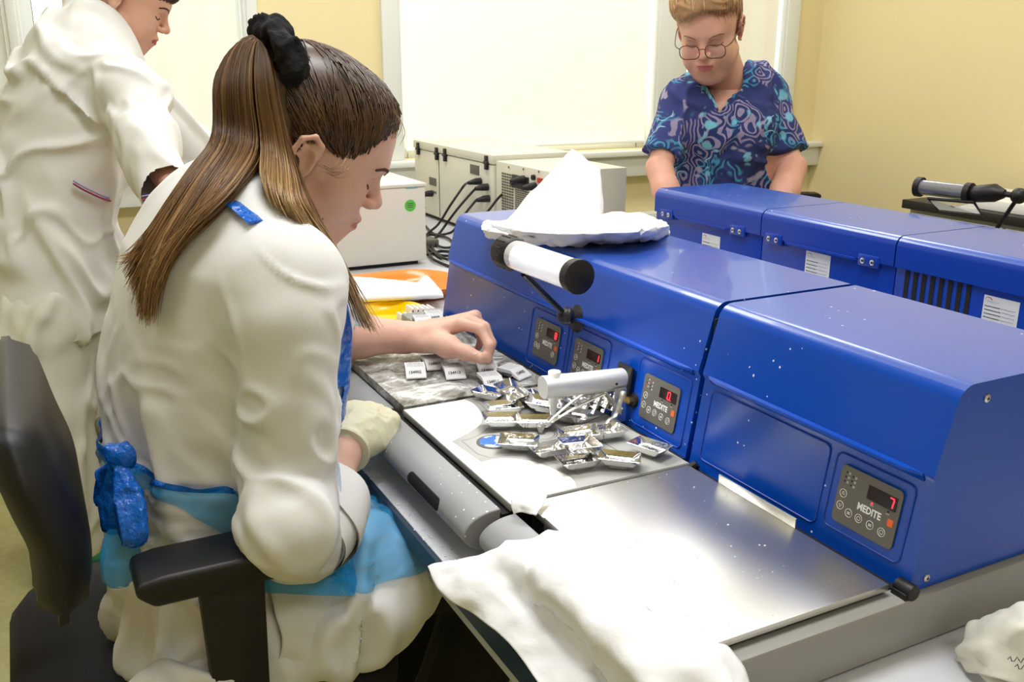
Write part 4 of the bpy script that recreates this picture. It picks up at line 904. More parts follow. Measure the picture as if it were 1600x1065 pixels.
        F = np.concatenate(F); F = F[(F >= 0).all(1)]
        for _ in range(relax):
            a = np.zeros_like(vs); n = np.zeros(len(vs))
            for i in range(4):
                np.add.at(a, F[:, i], vs[F[:, (i+1) % 4]]); np.add.at(n, F[:, i], 1)
                np.add.at(a, F[:, i], vs[F[:, (i-1) % 4]]); np.add.at(n, F[:, i], 1)
            vs = vs*.4+(a/np.maximum(n, 1)[:, None])*.6
        return vs, F
def sample(sd, P):
    q = (np.asarray(P)-sd.lo)/sd.h; i = np.clip(np.floor(q).astype(int), 0, sd.n-2); f = np.clip(q-i, 0, 1); o = np.zeros(len(q))
    for a in (0, 1):
        for b in (0, 1):
            for c in (0, 1): o += sd.D[i[:, 0]+a, i[:, 1]+b, i[:, 2]+c]*(f[:, 0] if a else 1-f[:, 0])*(f[:, 1] if b else 1-f[:, 1])*(f[:, 2] if c else 1-f[:, 2])
    out = ((q < 0) | (q > sd.n-1)).any(1); o[out] = .2; return o
def push(P, sds, m_, dirn, steps=24, step=.006):
    """lay points on top of solids: move along dirn until clear by m_"""
    P = np.array(P, float)
    for _ in range(steps):
        d = np.min([sample(s, P) for s in sds], 0); k = d < m_
        if not k.any(): break
        P[k] += dirn*np.minimum(step, np.maximum(m_-d[k], .001))[:, None]
    return P
def snap(P, sd, m_, it=3):
    P = np.array(P, float); e = sd.h
    for _ in range(it):
        d = sample(sd, P); g = np.stack([sample(sd, P+V(e, 0, 0))-sample(sd, P-V(e, 0, 0)), sample(sd, P+V(0, e, 0))-sample(sd, P-V(0, e, 0)), sample(sd, P+V(0, 0, e))-sample(sd, P-V(0, 0, e))], 1); g /= np.linalg.norm(g, axis=1, keepdims=True)+1e-9
        P = P+g*np.clip(m_-d, -.02, .02)[:, None]
    return P
def smooth_line(P, it=3):
    P = P.copy()
    for _ in range(it): P[1:-1] = P[1:-1]*.5+(P[:-2]+P[2:])*.25
    return P
def vnormals(vs, F):
    n = np.cross(vs[F[:, 2]]-vs[F[:, 0]], vs[F[:, 3]]-vs[F[:, 1]]); N = np.zeros_like(vs)
    for i in range(4): np.add.at(N, F[:, i], n)
    return N/(np.linalg.norm(N, axis=1, keepdims=True)+1e-12)
def vnoise(P, seed=0):
    """smooth value noise 0..1 at points P (scaled by the caller)"""
    i = np.floor(P).astype(np.int64); f = P-i; f = f*f*(3-2*f); o = np.zeros(len(P))
    for a in (0, 1):
        for b in (0, 1):
            for c in (0, 1):
                h_ = ((i[:, 0]+a)*73856093) ^ ((i[:, 1]+b)*19349663) ^ ((i[:, 2]+c)*83492791) ^ (seed*2654435761); h_ = (h_ ^ (h_ >> 13))*1274126177 & 0x7fffffff
                o += (h_ % 100003)/100003.*(f[:, 0] if a else 1-f[:, 0])*(f[:, 1] if b else 1-f[:, 1])*(f[:, 2] if c else 1-f[:, 2])
    return o
def folds(vs, N, along, amp, freq, stretch=.25, seed=0, mask=None, sharp=1.5):
    """long creases that run in the direction 'along'"""
    al = unit(along); a2 = unit(np.cross(al, (.3, .5, .8))); a3 = np.cross(al, a2); w_ = vnoise(vs*freq*.5, seed+7)[:, None]
    P = np.stack([vs@al*freq*stretch, vs@a2*freq, vs@a3*freq], 1)+w_*1.2; n = vnoise(P, seed)*.75+vnoise(P*2.1, seed+3)*.25; r = np.exp(-((n-.52)/.075)**2)*.8-.25
    if mask is not None: r = r*mask
    return vs+N*(r*amp)[:, None]
def blob(vs, c, r): return np.exp(-((vs-np.array(c))**2).sum(1)/(r*r))
def seg_d(vs, a, b):
    a = np.array(a, float); b = np.array(b, float); d = b-a; t = np.clip(((vs-a)@d)/(d@d), 0, 1); return np.linalg.norm(vs-a-t[:, None]*d, axis=1)
def crease(vs, N, a, b, w_, depth): return vs-N*(depth*np.exp(-(seg_d(vs, a, b)/w_)**2))[:, None]
def person_frame(yaw, pitch, roll):
    h_ = V(math.cos(yaw), math.sin(yaw), 0); z = V(0, 0, 1); F = math.cos(pitch)*h_-math.sin(pitch)*z; U = math.sin(pitch)*h_+math.cos(pitch)*z; S = np.cross(F, U)
    return F, S*math.cos(roll)+U*math.sin(roll), -S*math.sin(roll)+U*math.cos(roll)
def head(sd, O, fr, c, neck, full=0., k=1.):
    """head in its own frame; c scales; full rounds the cheeks"""
    F, S, U = fr; P = lambda f, s_, u: O+(F*f+S*s_+U*u)*c; A = [F, S, U]; E = lambda f, s_, u, r, kk=.012, op='+': sd.ell(P(f, s_, u), np.array(r)*c, A, kk*c, op)
    E(-.012, 0, .045, (.098, .074, .084)); E(.045, 0, .052, (.052, .062, .058), .03)
    E(.028, 0, -.012, (.066, .058, .075), .03)
    for s_ in (-1, 1):
        E(.050, s_*.036, -.020, (.036, .028, .034), .02); sd.cap(P(.066, s_*.012, -.082), P(.004, s_*.052, -.050), .017*c, .020*c, .022*c)
        if full: E(.042, s_*.040, -.050, (.034, .022+.004*full, .032), .022)
    E(.070, 0, -.078, (.021, .024, .020), .02); sd.cap(P(.083, -.026, .036), P(.083, .026, .036), .013*c, None, .02*c)
    if full: E(.035, 0, -.092, (.042, .044, .024+.006*full), .03)
    E(.078, 0, -.048, (.026, .026, .026), .02)
    for s_ in (-1, 1): E(.098, s_*.031, .014, (.014, .0175, .0115), .010, '-'); E(.074, s_*.031, .013, (.0145, .0145, .0135), .003)
    sd.cap(P(.088, 0, .030), P(.112, 0, -.006), .0065*c, .0085*c, .010*c); E(.1125, 0, -.010, (.0105, .0095, .009), .006)
    for s_ in (-1, 1): E(.1035, s_*.0115, -.0145, (.010, .0065, .0072), .005); E(.107, s_*.0065, -.0205, (.0045, .003, .003), .002, '-')
    E(.0985, 0, -.0385, (.010, .021, .0052), .006); E(.0975, 0, -.0505, (.010, .018, .0058), .005); sd.cap(P(.108, -.021, -.0445), P(.108, .021, -.0445), .0014*c, None, .003*c, '-')
    for s_ in (-1, 1):   # ears
        base = P(-.004, s_*.068, .002); ea = unit(S*s_*.85-F*.5); E2 = [unit(F*.95+S*s_*.35), U, ea]
        sd.ell(P(-.010, s_*.074, .004), np.array((.0175, .030, .006))*c, E2, .006*c)
        pts = [P(.006, s_*.076, .012), P(.003, s_*.080, .026), P(-.010, s_*.084, .033), P(-.023, s_*.085, .024), P(-.026, s_*.083, .006), P(-.018, s_*.079, -.012), P(-.006, s_*.074, -.024)]
        for i in range(6): sd.cap(pts[i], pts[i+1], .0036*c, None, .003*c)
        sd.ell(P(-.006, s_*.083, .002), np.array((.008, .013, .006))*c, E2, .004*c, '-'); sd.cap(P(-.016, s_*.081, .020), P(-.018, s_*.080, -.002), .0026*c, None, .003*c); E(-.002, s_*.074, -.023, (.007, .004, .007), .004)
    sd.cap(P(-.030, 0, -.03), neck[0], .050*c, neck[1], .03*c); sd.cap(P(-.005, 0, -.05), neck[0]+F*.005, .042*c, neck[1]*.8, .03)
    return P
def hand(sd, W, fwd, up, thumb_side, curls, c=1., thumb=None, spread=.18, k=.006):
    """W wrist; fwd towards the knuckles; up = back of the hand; thumb_side = unit vector; curls[4] = (mcp, pip, dip) bends"""
    f = unit(fwd); u = unit(np.array(up, float)-f*np.dot(up, f)); s_ = unit(np.array(thumb_side, float)-f*np.dot(thumb_side, f)-u*np.dot(thumb_side, u))
    sd.ecap(W-f*.01, W+f*.02*c, (.026*c, .018*c), (.030*c, .016*c), s_, .02)
    base = []
    for i, (o, l_) in enumerate(((.027, .086), (.009, .090), (-.009, .085), (-.026, .077))):
        K = W+(f*l_+s_*o*.95+u*(.002-abs(i-1.2)*.0015))*c; base.append(K); sd.cap(W+(f*.015+s_*o*.5)*c, K, .0125*c, .0098*c, .016*c)
    L = [(.043, .026, .021), (.047, .030, .022), (.044, .028, .021), (.034, .021, .019)]; tips = []
    for i, K in enumerate(base):
        d = unit(f+s_*spread*(1.2-i)*.45); up_ = unit(u-d*np.dot(u, d)); ax = np.cross(d, up_); p = K; a = 0
        for j, (len_, cu) in enumerate(zip(L[i], curls[i])):
            a += cu; e = d*math.cos(a)-up_*math.sin(a); r0, r1 = ((.0092, .0082), (.0082, .0076), (.0074, .0062))[j]; r0, r1 = r0*(.88 if i == 3 else 1)*c, r1*(.88 if i == 3 else 1)*c
            q = p+e*len_*c; sd.cap(p, q, r0, r1, k if j else .010); p = q
        tips.append((p, e))
    if thumb is None: thumb = [(.030, .032, -.012), (.055, .048, -.022), (.082, .046, -.028)]
    p = W+(f*.012+s_*.014-u*.006)*c; rr = (.0155, .0125, .0108, .0088)
    for j, (a, b, c_) in enumerate(thumb): q = W+(f*a+s_*b+u*c_)*c; sd.cap(p, q, rr[j]*c, rr[j+1]*c, .010); p = q
    return tips, p
def rr_mesh(sd, relax=1): return sd.mesh(relax)
def join(parts):
    vs = []; fs = []; n = 0
    for v, f in parts: vs.append(v); fs.append(f+n); n += len(v)
    return np.concatenate(vs), np.concatenate(fs)
def skin_mat(name, col, blotch=.12):
    mt = pm(name, col, .48, sss=.12, var=blotch, vscale=14, bump=.05, bscale=300, col2=(col[0]*.93, col[1]*.82, col[2]*.80)); return mt
M_skin = skin_mat('skin_fair', (.76, .47, .36)); M_skin2 = skin_mat('skin_warm', (.66, .38, .27)); M_skin3 = skin_mat('skin_rosy', (.72, .40, .29))
M_lip = pm('lips', (.55, .18, .17), .4); M_lipred = pm('lips_red', (.40, .05, .06), .35)
M_coat = pm('white_coat_cloth', (.78, .78, .77), .85, bump=.06, bscale=900); M_coat2 = pm('cream_coat_cloth', (.76, .755, .72), .85, bump=.06, bscale=900)
M_coat3 = pm('trouser_cream_cloth', (.70, .69, .60), .9, bump=.05, bscale=700)
M_seam = pm('seam_thread', (.62, .62, .60), .9); M_tr = pm('black_trousers', (.008, .008, .009), .9)
M_glove = pm('latex_glove', (.82, .78, .55), .5, sss=.2, bump=.15, bscale=60)
M_apron = pm('blue_apron_film', (.03, .42, .88), .16, trans=.45, alpha=.60, bump=1., bscale=22, ior=1.2)
M_apron2 = pm('blue_film_gathered', (.005, .16, .75), .14, trans=.25, bump=.8, bscale=60)
M_mint = pm('mint_clog', (.10, .62, .50), .5)
def hair_mat(name, stops, rough=.38):
    """hair colour follows the strand attribute (shade) and the length attribute"""
    mt = bpy.data.materials.new(name); mt.use_nodes = True; nt = mt.node_tree; b = nt.nodes['Principled BSDF']; b.inputs['Roughness'].default_value = rough
    a = nt.nodes.new('ShaderNodeAttribute'); a.attribute_name = 'shade'; r = nt.nodes.new('ShaderNodeValToRGB'); nt.links.new(a.outputs['Fac'], r.inputs[0]); e = r.color_ramp.elements
    e[0].position = stops[0][0]; e[0].color = (*stops[0][1], 1); e[1].position = stops[-1][0]; e[1].color = (*stops[-1][1], 1)
    for p, c in stops[1:-1]: q = e.new(p); q.color = (*c, 1)
    nt.links.new(r.outputs[0], b.inputs['Base Color']); b.inputs['Specular IOR Level'].default_value = .6; MATS[name] = mt; return mt
def strands(name, lines, mat, parent, r0=.0011, n=4, seed=3, shade=None, taper=.25):
    """each line: (points, shade0, shade1) -> thin tapered strand"""
    rs = np.random.RandomState(seed); VS = []; FS = []; SH = []; o = 0
    for pts, s0, s1 in lines:
        P = np.array(pts); m_ = len(P); T_ = np.gradient(P, axis=0); T_ /= np.linalg.norm(T_, axis=1, keepdims=True)+1e-9; ref = np.array([.3, .5, .81]); A = np.cross(T_, ref); A /= np.linalg.norm(A, axis=1, keepdims=True)+1e-9; B = np.cross(T_, A)
        t = np.linspace(0, 1, m_); r = r0*rs.uniform(.7, 1.4)*np.where(t > .6, 1-(t-.6)/.4*(1-taper), 1)
        ring = np.stack([P+(A*math.cos(a)+B*math.sin(a))*r[:, None] for a in [2*math.pi*k/n for k in range(n)]], 1).reshape(-1, 3); VS.append(ring); SH.append(np.repeat(s0+(s1-s0)*t**1.5, n))
        i = np.arange(m_-1)[:, None]*n; k = np.arange(n)[None]; q = np.stack([i+k, i+(k+1) % n, i+n+(k+1) % n, i+n+k], -1).reshape(-1, 4); FS.append(q+o); o += m_*n
    vs = np.concatenate(VS); ob = raw(name, vs, np.concatenate(FS), mat, parent, True); at_ = ob.data.attributes.new('shade', 'FLOAT', 'POINT'); at_.data.foreach_set('value', np.clip(np.concatenate(SH), 0, 1).astype(np.float32)); return ob
def shade_attr(ob, vals): a = ob.data.attributes.new('shade', 'FLOAT', 'POINT'); a.data.foreach_set('value', np.asarray(vals, np.float32)); return ob
def lerp_guides(G, w_): return sum(g*x for g, x in zip(G, w_))
def resample(P, n):
    P = np.array(smoothpts(P, 8)); d = np.r_[0, np.cumsum(np.linalg.norm(np.diff(P, axis=0), axis=1))]; t = np.linspace(0, d[-1], n); return np.stack([np.interp(t, d, P[:, i]) for i in range(3)], 1)
def offset_patch(vs, F, mask, off, name, mat, parent, th=.0006):
    """thin film lying on the part of a surface selected by mask"""
    N = vnormals(vs, F); keep = mask[F].all(1); f = F[keep]; used = np.unique(f); mp = -np.ones(len(vs), int); mp[used] = np.arange(len(used)); o = off if np.isscalar(off) else off[used][:, None]
    v = vs[used]+N[used]*o; ff = mp[f]; e = np.sort(np.concatenate([ff[:, [i, (i+1) % 4]] for i in range(4)]), 1); u_, c_ = np.unique(e, axis=0, return_counts=True); be = u_[c_ == 1]
    for _ in range(14):
        a = np.zeros_like(v); n = np.zeros(len(v)); np.add.at(a, be[:, 0], v[be[:, 1]]); np.add.at(a, be[:, 1], v[be[:, 0]]); np.add.at(n, be[:, 0], 1); np.add.at(n, be[:, 1], 1); k = n >= 2; v[k] = v[k]*.5+a[k]/n[k][:, None]*.5
    f = f; return raw(name, v, mp[f], mat, parent, True)
# ================================================================ THE SEATED YOUNG WOMAN
def loc(fr, O, c=1.): F, S, U = fr; return lambda f, s_, u: O+(F*f+S*s_+U*u)*c
def eyes_and_brows(root, sd, P, fr, browmat, c=1., lash=True, brow_w=.0022):
    F, S, U = fr
    for s_ in (-1, 1):
        bp_ = snap(np.array(smoothpts([P(.0925, s_*.014, .034), P(.0935, s_*.026, .0375), P(.088, s_*.040, .037), P(.079, s_*.050, .031)], 6)), sd, .0006); MB().tube(list(bp_), [brow_w*c*.7]*6+[brow_w*c]*7+[brow_w*c*.8]*5+[brow_w*c*.3], 8, flat=.5, upv=U).build('eyebrow', browmat, root)
        lp_ = snap(np.array(smoothpts([P(.090, s_*.019, .0085), P(.0905, s_*.030, .0050), P(.0875, s_*.041, .0065), P(.081, s_*.047, .010)], 5)), sd, .0006); MB().tube(list(lp_), .0011*c, 6).build('eyelashes', browmat, root)
        lp_ = snap(np.array(smoothpts([P(.091, s_*.018, .016), P(.092, s_*.030, .020), P(.087, s_*.043, .018)], 5)), sd, .0001); MB().tube(list(lp_), .0006*c, 5).build('eyelid_crease', M_lip, root)
def cap_strands(fr, O, cen, rad, starts, end_l, n, seed, s0=(.1, .5), s1=(.1, .5), npt=20, lift=.004, wob=.004, c=1.):
    """hair lines running over the skull ellipsoid from hairline points to end_l (local)"""
    F, S, U = fr; rs = np.random.RandomState(seed); A = np.array(starts); out = []; rad = np.array(rad)
    for i in range(n):
        t = rs.rand()*(len(A)-1); k = int(t); p = A[k]*(1-(t-k))+A[min(k+1, len(A)-1)]*(t-k)+rs.normal(0, .003, 3); d0 = (p-cen)/rad; e = np.array(end_l)+rs.normal(0, .008, 3); d1 = (e-cen)/rad; r1 = np.linalg.norm(d1); d0 /= np.linalg.norm(d0); d1 = d1/r1
        off = rs.uniform(0, .5) if rs.rand() < .5 else 0; ts = np.linspace(off, 1, npt); L = []
        ph = rs.rand()*6; w_ = wob*rs.normal(0, 1, 3)
        for q in ts: d = d0*(1-q)+d1*q; d /= np.linalg.norm(d); rr_ = 1+lift/.08*(.4+rs.uniform(0, .0))+(r1-1)*max(0, (q-.75)/.25)**2; v = cen+rad*d*rr_+w_*math.sin(q*math.pi)*.5; L.append(O+(F*v[0]+S*v[1]+U*v[2])*c)
        out.append((np.array(L), rs.uniform(*s0), rs.uniform(*s1)))
    return out
G_O = V(-1.168, .31, 1.189); G_fr = person_frame(math.radians(83.9), math.radians(31), math.radians(-4.9)); GF, GS, GU = G_fr; GP = loc(G_fr, G_O)
girl = thing('person', (-1.17, .15, .56), 'seated young woman, brown ponytail, white coat and blue apron, pinching a cassette', 'person')
# --- body: one surface evaluated on a fine grid for head and arms and a coarser one for the covered trunk
neck = [V(-1.168, .195, 1.100), .062]
sh = Sdf(G_O-V(.13, .16, .14), G_O+V(.13, .17, .20), .0024); head(sh, G_O, G_fr, .97, neck); hv, hf = sh.mesh(1)
rsW = onz(543, 694, .803); relb = at(462, 848, 1.070); lW = at(648, 526, 1.60); lelb = V(-1.50, .37, .86)
st_ = Sdf((-1.45, -.02, .50), (-.90, .62, 1.13), .011); st_.ecap(V(-1.17, .20, 1.03), V(-1.17, .17, .80), (.145, .085), (.125, .085), (1, 0, 0), .03); st_.ecap(V(-1.17, .17, .80), V(-1.17, .15, .66), (.125, .085), (.16, .10), (1, 0, 0), .04)
st_.cap(neck[0], neck[0]-V(0, 0, .05), .055, .06, .03)
for s_ in (-1, 1): st_.cap(V(-1.17+s_*.085, .17, .66), V(-1.17+s_*.10, .54, .635), .072, .055, .03)
st_.cap(V(-1.03, .225, 1.045), relb, .044, .036, .03); st_.cap(V(-1.31, .25, 1.05), lelb, .04, .035, .03); tv, tf = st_.mesh(1)
sa = Sdf(np.minimum(relb, rsW)-.08, np.maximum(relb, rsW)+.08, .0035); sa.chain([relb, relb*.45+rsW*.55, rsW], [.036, .031, .0245], .02); av, af = sa.mesh(1)
# bare left hand, index and thumb pinching
lh_f = unit(at(716, 503, 1.545)-lW); hs = Sdf(np.minimum(lelb, lW)-.07, at(764, 540, 1.5)+V(.09, .09, .09), .0026)
hs = Sdf((-1.58, .28, .78), (-1.20, .72, .97), .0026)
hs.chain([lelb, lelb*.5+lW*.5+V(0, 0, .002), lW*.92+lelb*.08], [.040, .036, .0265], .02)
lK = at(722, 505, 1.545); hf_ = unit(lK-lW)
handup = unit(V(.0, -.05, 1)-.0*hf_); ths = unit(V(1, -.35, -.15))
# knuckle row and explicit finger paths (world points from wrist to tips)
sideK = unit(np.cross(hf_, handup)); sideK = sideK if sideK@V(1, 0, 0) > 0 else -sideK
pal = lW
hs.ecap(lW-hf_*.015, lW+hf_*.02, (.027, .0195), (.031, .018), sideK, .018)
knk = [lK+sideK*.002, lK-sideK*.018+hf_*.003, lK-sideK*.037, lK-sideK*.054-hf_*.007]
for i, K in enumerate(knk): hs.cap(lW+hf_*.015-sideK*(.013*i-.010), K-handup*.002, .0135, .0105, .018)
tipi = at(762, 562, 1.500); pipi = at(752, 514, 1.515); dipi = at(765, 540, 1.502)
hs.chain([knk[0], pipi, dipi, tipi], [.0105, .0092, .0082, .0070], .006)
pipm = at(757, 511, 1.545); dipm = at(768, 536, 1.54); tipm = at(762, 562, 1.53); hs.chain([knk[1], pipm, dipm, tipm], [.0105, .0092, .0082, .0070], .004)
pr_ = at(752, 508, 1.58); hs.chain([knk[2], pr_, pr_+V(.014, .012, -.028), pr_+V(.022, .002, -.046)], [.010, .009, .008, .0068], .004)
pk = at(742, 508, 1.61); hs.chain([knk[3], pk, pk+V(.010, .008, -.022), pk+V(.016, -.002, -.036)], [.009, .008, .007, .006], .004)
th0 = lW+hf_*.02+sideK*.018-handup*.010; th1 = at(700, 540, 1.525); th2 = at(728, 551, 1.50); th3 = at(750, 559, 1.49)
hs.chain([th0, th1, th2, th3], [.017, .0135, .0112, .0092], .010); hs.ell(th1-handup*.003, (.018, .016, .013), None, .02)
# thumb web
hs.cap(lW+hf_*.045+sideK*.012, th1, .010, .011, .014)
gv, gf = hs.mesh(1)
bv, bf = join([(hv, hf), (tv, tf), (av, af), (gv, gf)])
body = raw('body', bv, bf, M_skin, girl, True)
# colour the lips on the same surface
def lips(ob, fr, O, mat, c=1.):
    ob.data.materials.append(mat); F, S, U = fr; me = ob.data; n = len(me.vertices); co = np.empty(n*3); me.vertices.foreach_get('co', co); co = co.reshape(-1, 3)+wloc(ob.parent)-O; f, s_, u = co@F/c, co@S/c, co@U/c
    hit = (f > .092) & (np.abs(s_) < .022) & (u < -.0375+.0*s_) & (u > -.0545) & (((s_/.023)**2+((u+.0455)/.0088)**2) < 1); idx = np.empty(len(me.loops), np.int32); me.loops.foreach_get('vertex_index', idx)
    k = len(me.polygons); ls = np.empty(k, np.int32); me.polygons.foreach_get('loop_start', ls); m_ = hit[idx[ls]]; me.polygons.foreach_set('material_index', m_.astype(np.int32)); me.update()
lips(body, G_fr, G_O, M_lip, .97)
M_brow = pm('brow_brown', (.09, .045, .02), .8); eyes_and_brows(girl, sh, loc(G_fr, G_O, .97), G_fr, M_brow, .97)
for q, r_ in ((GP(.012, .0685, -.040), .0022), (GP(.048, .0575, -.052), .0013), (GP(.060, .052, -.03), .001)): MB().sphere(q, r_, 6, (1, 1, 1)).build('mole', M_brow, girl)
# thumb nail
b = MB(); q = th3*.72+th2*.28+V(.0055, -.001, .0045); b.sphere(q, .006, 8, (.55, 1., .65)); b.build('thumb_nail', pm('nail', (.82, .52, .43), .3), girl)
# --- coat
cw = Sdf((-1.55, -.03, .575), (-.86, .50, 1.20), .0046)
prof = [(345, 362, .150, .075), (400, 357, .176, .108), (500, 357, .172, .128), (600, 347, .160, .130), (700, 342, .152, .120), (765, 334, .150, .110), (860, 336, .178, .118), (950, 345, .195, .124), (1040, 348, .200, .128)]
pts = [onx(u, v, -1.17) for v, u, a, b_ in prof]
for i in range(len(prof)-1): cw.ecap(pts[i], pts[i+1], prof[i][2:], prof[i+1][2:], (1, 0, 0), .035)
cw.cap(V(-1.17, .195, 1.085), V(-1.17, .215, 1.115), .064, .052, .03)
shR = onx(447, 425, -1.005); cw.ell(shR-V(.0, .0, .018), (.055, .058, .06), None, .05); cw.ell(V(-1.335, .255, 1.045), (.055, .06, .06), None, .05)
s1 = onx(450, 500, -.985); s2 = onx(452, 620, -.982); s3 = onx(452, 735, -.985); s4 = at(455, 820, 1.03)
cw.ecap(shR-V(0, 0, .01), s1, (.050, .058), (.052, .058), (1, 0, 0), .03); cw.ecap(s1, s2, (.052, .057), (.050, .054), (1, 0, 0), .012); cw.ecap(s2, s3, (.05, .054), (.052, .056), (1, 0, 0), .006); cw.ecap(s3, s4, (.052, .056), (.052, .054), (1, 0, 0), .006)
cufc = at(527, 828, 1.105); cdir = unit(rsW-s4)
fa = rsW-relb; cw.ecap(s4, relb+fa*.06, (.052, .053), (.050, .048), (1, 0, 0), .01); cw.ecap(relb, relb+fa*.26, (.050, .048), (.044, .043), (1, 0, 0), .012); cw.cap(at(492, 862, 1.08), at(514, 890, 1.095), .030, .007, .025)
# left sleeve, mostly hidden behind the chest
cw.chain([V(-1.335, .27, 1.04), V(-1.43, .36, .93), V(-1.47, .42, .885)], [.056, .052, .048], .02)
# skirt over the thighs
for s_ in (-1, 1): cw.ecap(V(-1.17+s_*.10, .17, .675), V(-1.17+s_*.108, .375, .655), (.092, .085), (.078, .072), (1, 0, 0), .03)
cw.ecap(V(-1.17, .18, .69), V(-1.17, .36, .665), (.12, .07), (.10, .05), (1, 0, 0), .03)
sx_ = V(-.97, .10, .60); cw.ell(sx_, (.035, .10, .06), None, .03); cw.ell(V(-.985, .27, .62), (.03, .10, .055), None, .03)
cw.cut(V(0, 0, .584), V(0, 0, -1), .008)
# open the cuff: hollow mouth round the forearm
rim = at(538, 826, 1.118); cw.cut(at(535, 828, 1.112), unit(rim-s4+V(.01, .03, .03)), .004) if False else None
vs, F_ = cw.mesh(1); N = vnormals(vs, F_)
arm_m = np.exp(-(seg_d(vs, s1, s4)/.07)**4); back_m = 1-arm_m
vs = folds(vs, N, (0, .3, 1), .014, 10, .35, 2, back_m*np.clip((1.05-vs[:, 2])/.1, .3, 1)); N = vnormals(vs, F_)
vs = folds(vs, N, (.1, .75, -.5), .020, 17, .3, 5, blob(vs, V(-1.10, .13, .80), .14)); N = vnormals(vs, F_)
vs = folds(vs, N, (0, .15, 1), .022, 12, .25, 8, np.clip((.74-vs[:, 2])/.1, 0, 1)); N = vnormals(vs, F_)
vs = folds(vs, N, (.2, .6, -.5), .017, 16, .35, 11, arm_m*(.35+blob(vs, s3, .09)+blob(vs, shR, .06)*.6)); N = vnormals(vs, F_)
# seams: back princess seam, arm hole, waist belt
vs = crease(vs, N, onx(258, 520, -.99), onx(268, 745, -.995), .005, .003)
for a, b_ in (((358, 470), (372, 560)), ((372, 560), (356, 600)), ((372, 470), (392, 410)), ((392, 410), (430, 372))): vs = crease(vs, N, onx(*a, -.95), onx(*b_, -.95), .004, .0035)
for a, b_ in (((175, 650, -1.12), (215, 720, -1.08)), ((215, 720, -1.08), (290, 768, -1.02)), ((290, 768, -1.02), (385, 772, -.99))): vs = crease(vs, N, onx(*a), onx(*b_), .005, .005)
coat = raw('coat', vs, F_, M_coat, girl, True); G_coat = (vs, F_)
# turned back cuff: an open double tube at the sleeve end
def tubewall(path, rads, n, th, name, mat, parent, upv, amp=0., seed=0, f2=1.):
    rings = []; P_ = [np.array(p, float) for p in path]
    for i, p in enumerate(P_):
        d = unit(P_[min(i+1, len(P_)-1)]-P_[max(i-1, 0)]); u = unit(np.array(upv)-d*np.dot(upv, d)); w_ = np.cross(d, u)
        r = rads[i]; rings.append([p+(u*math.cos(a)*r[0]+w_*math.sin(a)*r[1])*(1+amp*math.sin(3*a+seed+i*.5)+amp*.7*math.sin(5*a+i)) for a in [2*math.pi*k/n for k in range(n)]])
    c_ = [r for r in P_]; inn = [[c+(q-c)*(1-th/max(np.linalg.norm(q-c), 1e-6)) for q in r] for r, c in zip(rings, P_)]
    b = MB(); b.loft(rings+inn[::-1], cap=False); return b.build(name, mat, parent, smooth=60)
q_ = lambda t, dz=0.: relb+fa*t+V(0, 0, dz)+RT*.008
tubewall([q_(.02, -.004), q_(.16, -.003), q_(.32, -.001), q_(.43)], [(.050, .048), (.056, .054), (.056, .054), (.054, .052)], 40, .002, 'cuff', M_coat, girl, (0, 0, 1), .025, 1)
tubewall([q_(.13, -.004), q_(.20, -.003), q_(.32, -.001), q_(.435)], [(.0590, .0570), (.0605, .0590), (.0590, .0570), (.0565, .0545)], 40, .0015, 'turned_cuff', M_coat, girl, (0, 0, 1), .03, 1.2)
# collar band
cb_ = [V(-1.17+.066*math.cos(t), .205+.058*math.sin(t), 1.100+.018*math.sin(t)) for t in np.linspace(0, 2*math.pi, 25)[:-1]]
b = MB(); b.loft([[p for p in cb_], [p+V(0, .004, .020)-(p-V(-1.17, .2, 1.1))*.05 for p in cb_], [p+V(0, .004, .020)-(p-V(-1.17, .2, 1.1))*.09 for p in cb_], [p-(p-V(-1.17, .2, 1.1))*.05 for p in cb_]], cap=False); b.build('collar', M_coat, girl, smooth=60)
# --- trousers and shoes
tr = Sdf((-1.40, .0, .02), (-.92, .72, .74), .007)
for s_ in (-1, 1):
    kx = -1.17+s_*.105; tr.ecap(V(-1.17+s_*.09, .14, .645), V(kx, .53, .635), (.085, .075), (.062, .058), (1, 0, 0), .02); tr.chain([V(kx, .54, .63), V(kx-.02, .46, .38), V(kx-.02, .36, .10)], [.066, .064, .055], .02)
v_, f_ = tr.mesh(1); N = vnormals(v_, f_); v_ = folds(v_, N, (0, .2, 1), .006, 12, .3, 3); raw('trousers', v_, f_, M_tr, girl, True)
for s_ in (-1, 1):
    q = Sdf((-1.17+s_*.105-.09, .24, -.002), (-1.17+s_*.105+.05, .56, .12), .005); cxx = -1.17+s_*.105-.02; q.ell(V(cxx, .34, .045), (.037, .05, .045), None, .01).ell(V(cxx, .44, .032), (.042, .07, .032), None, .03); v_, f_ = q.mesh(1); v_[:, 2] = np.maximum(v_[:, 2], .002); raw('shoe', v_, f_, M_black, girl, True)
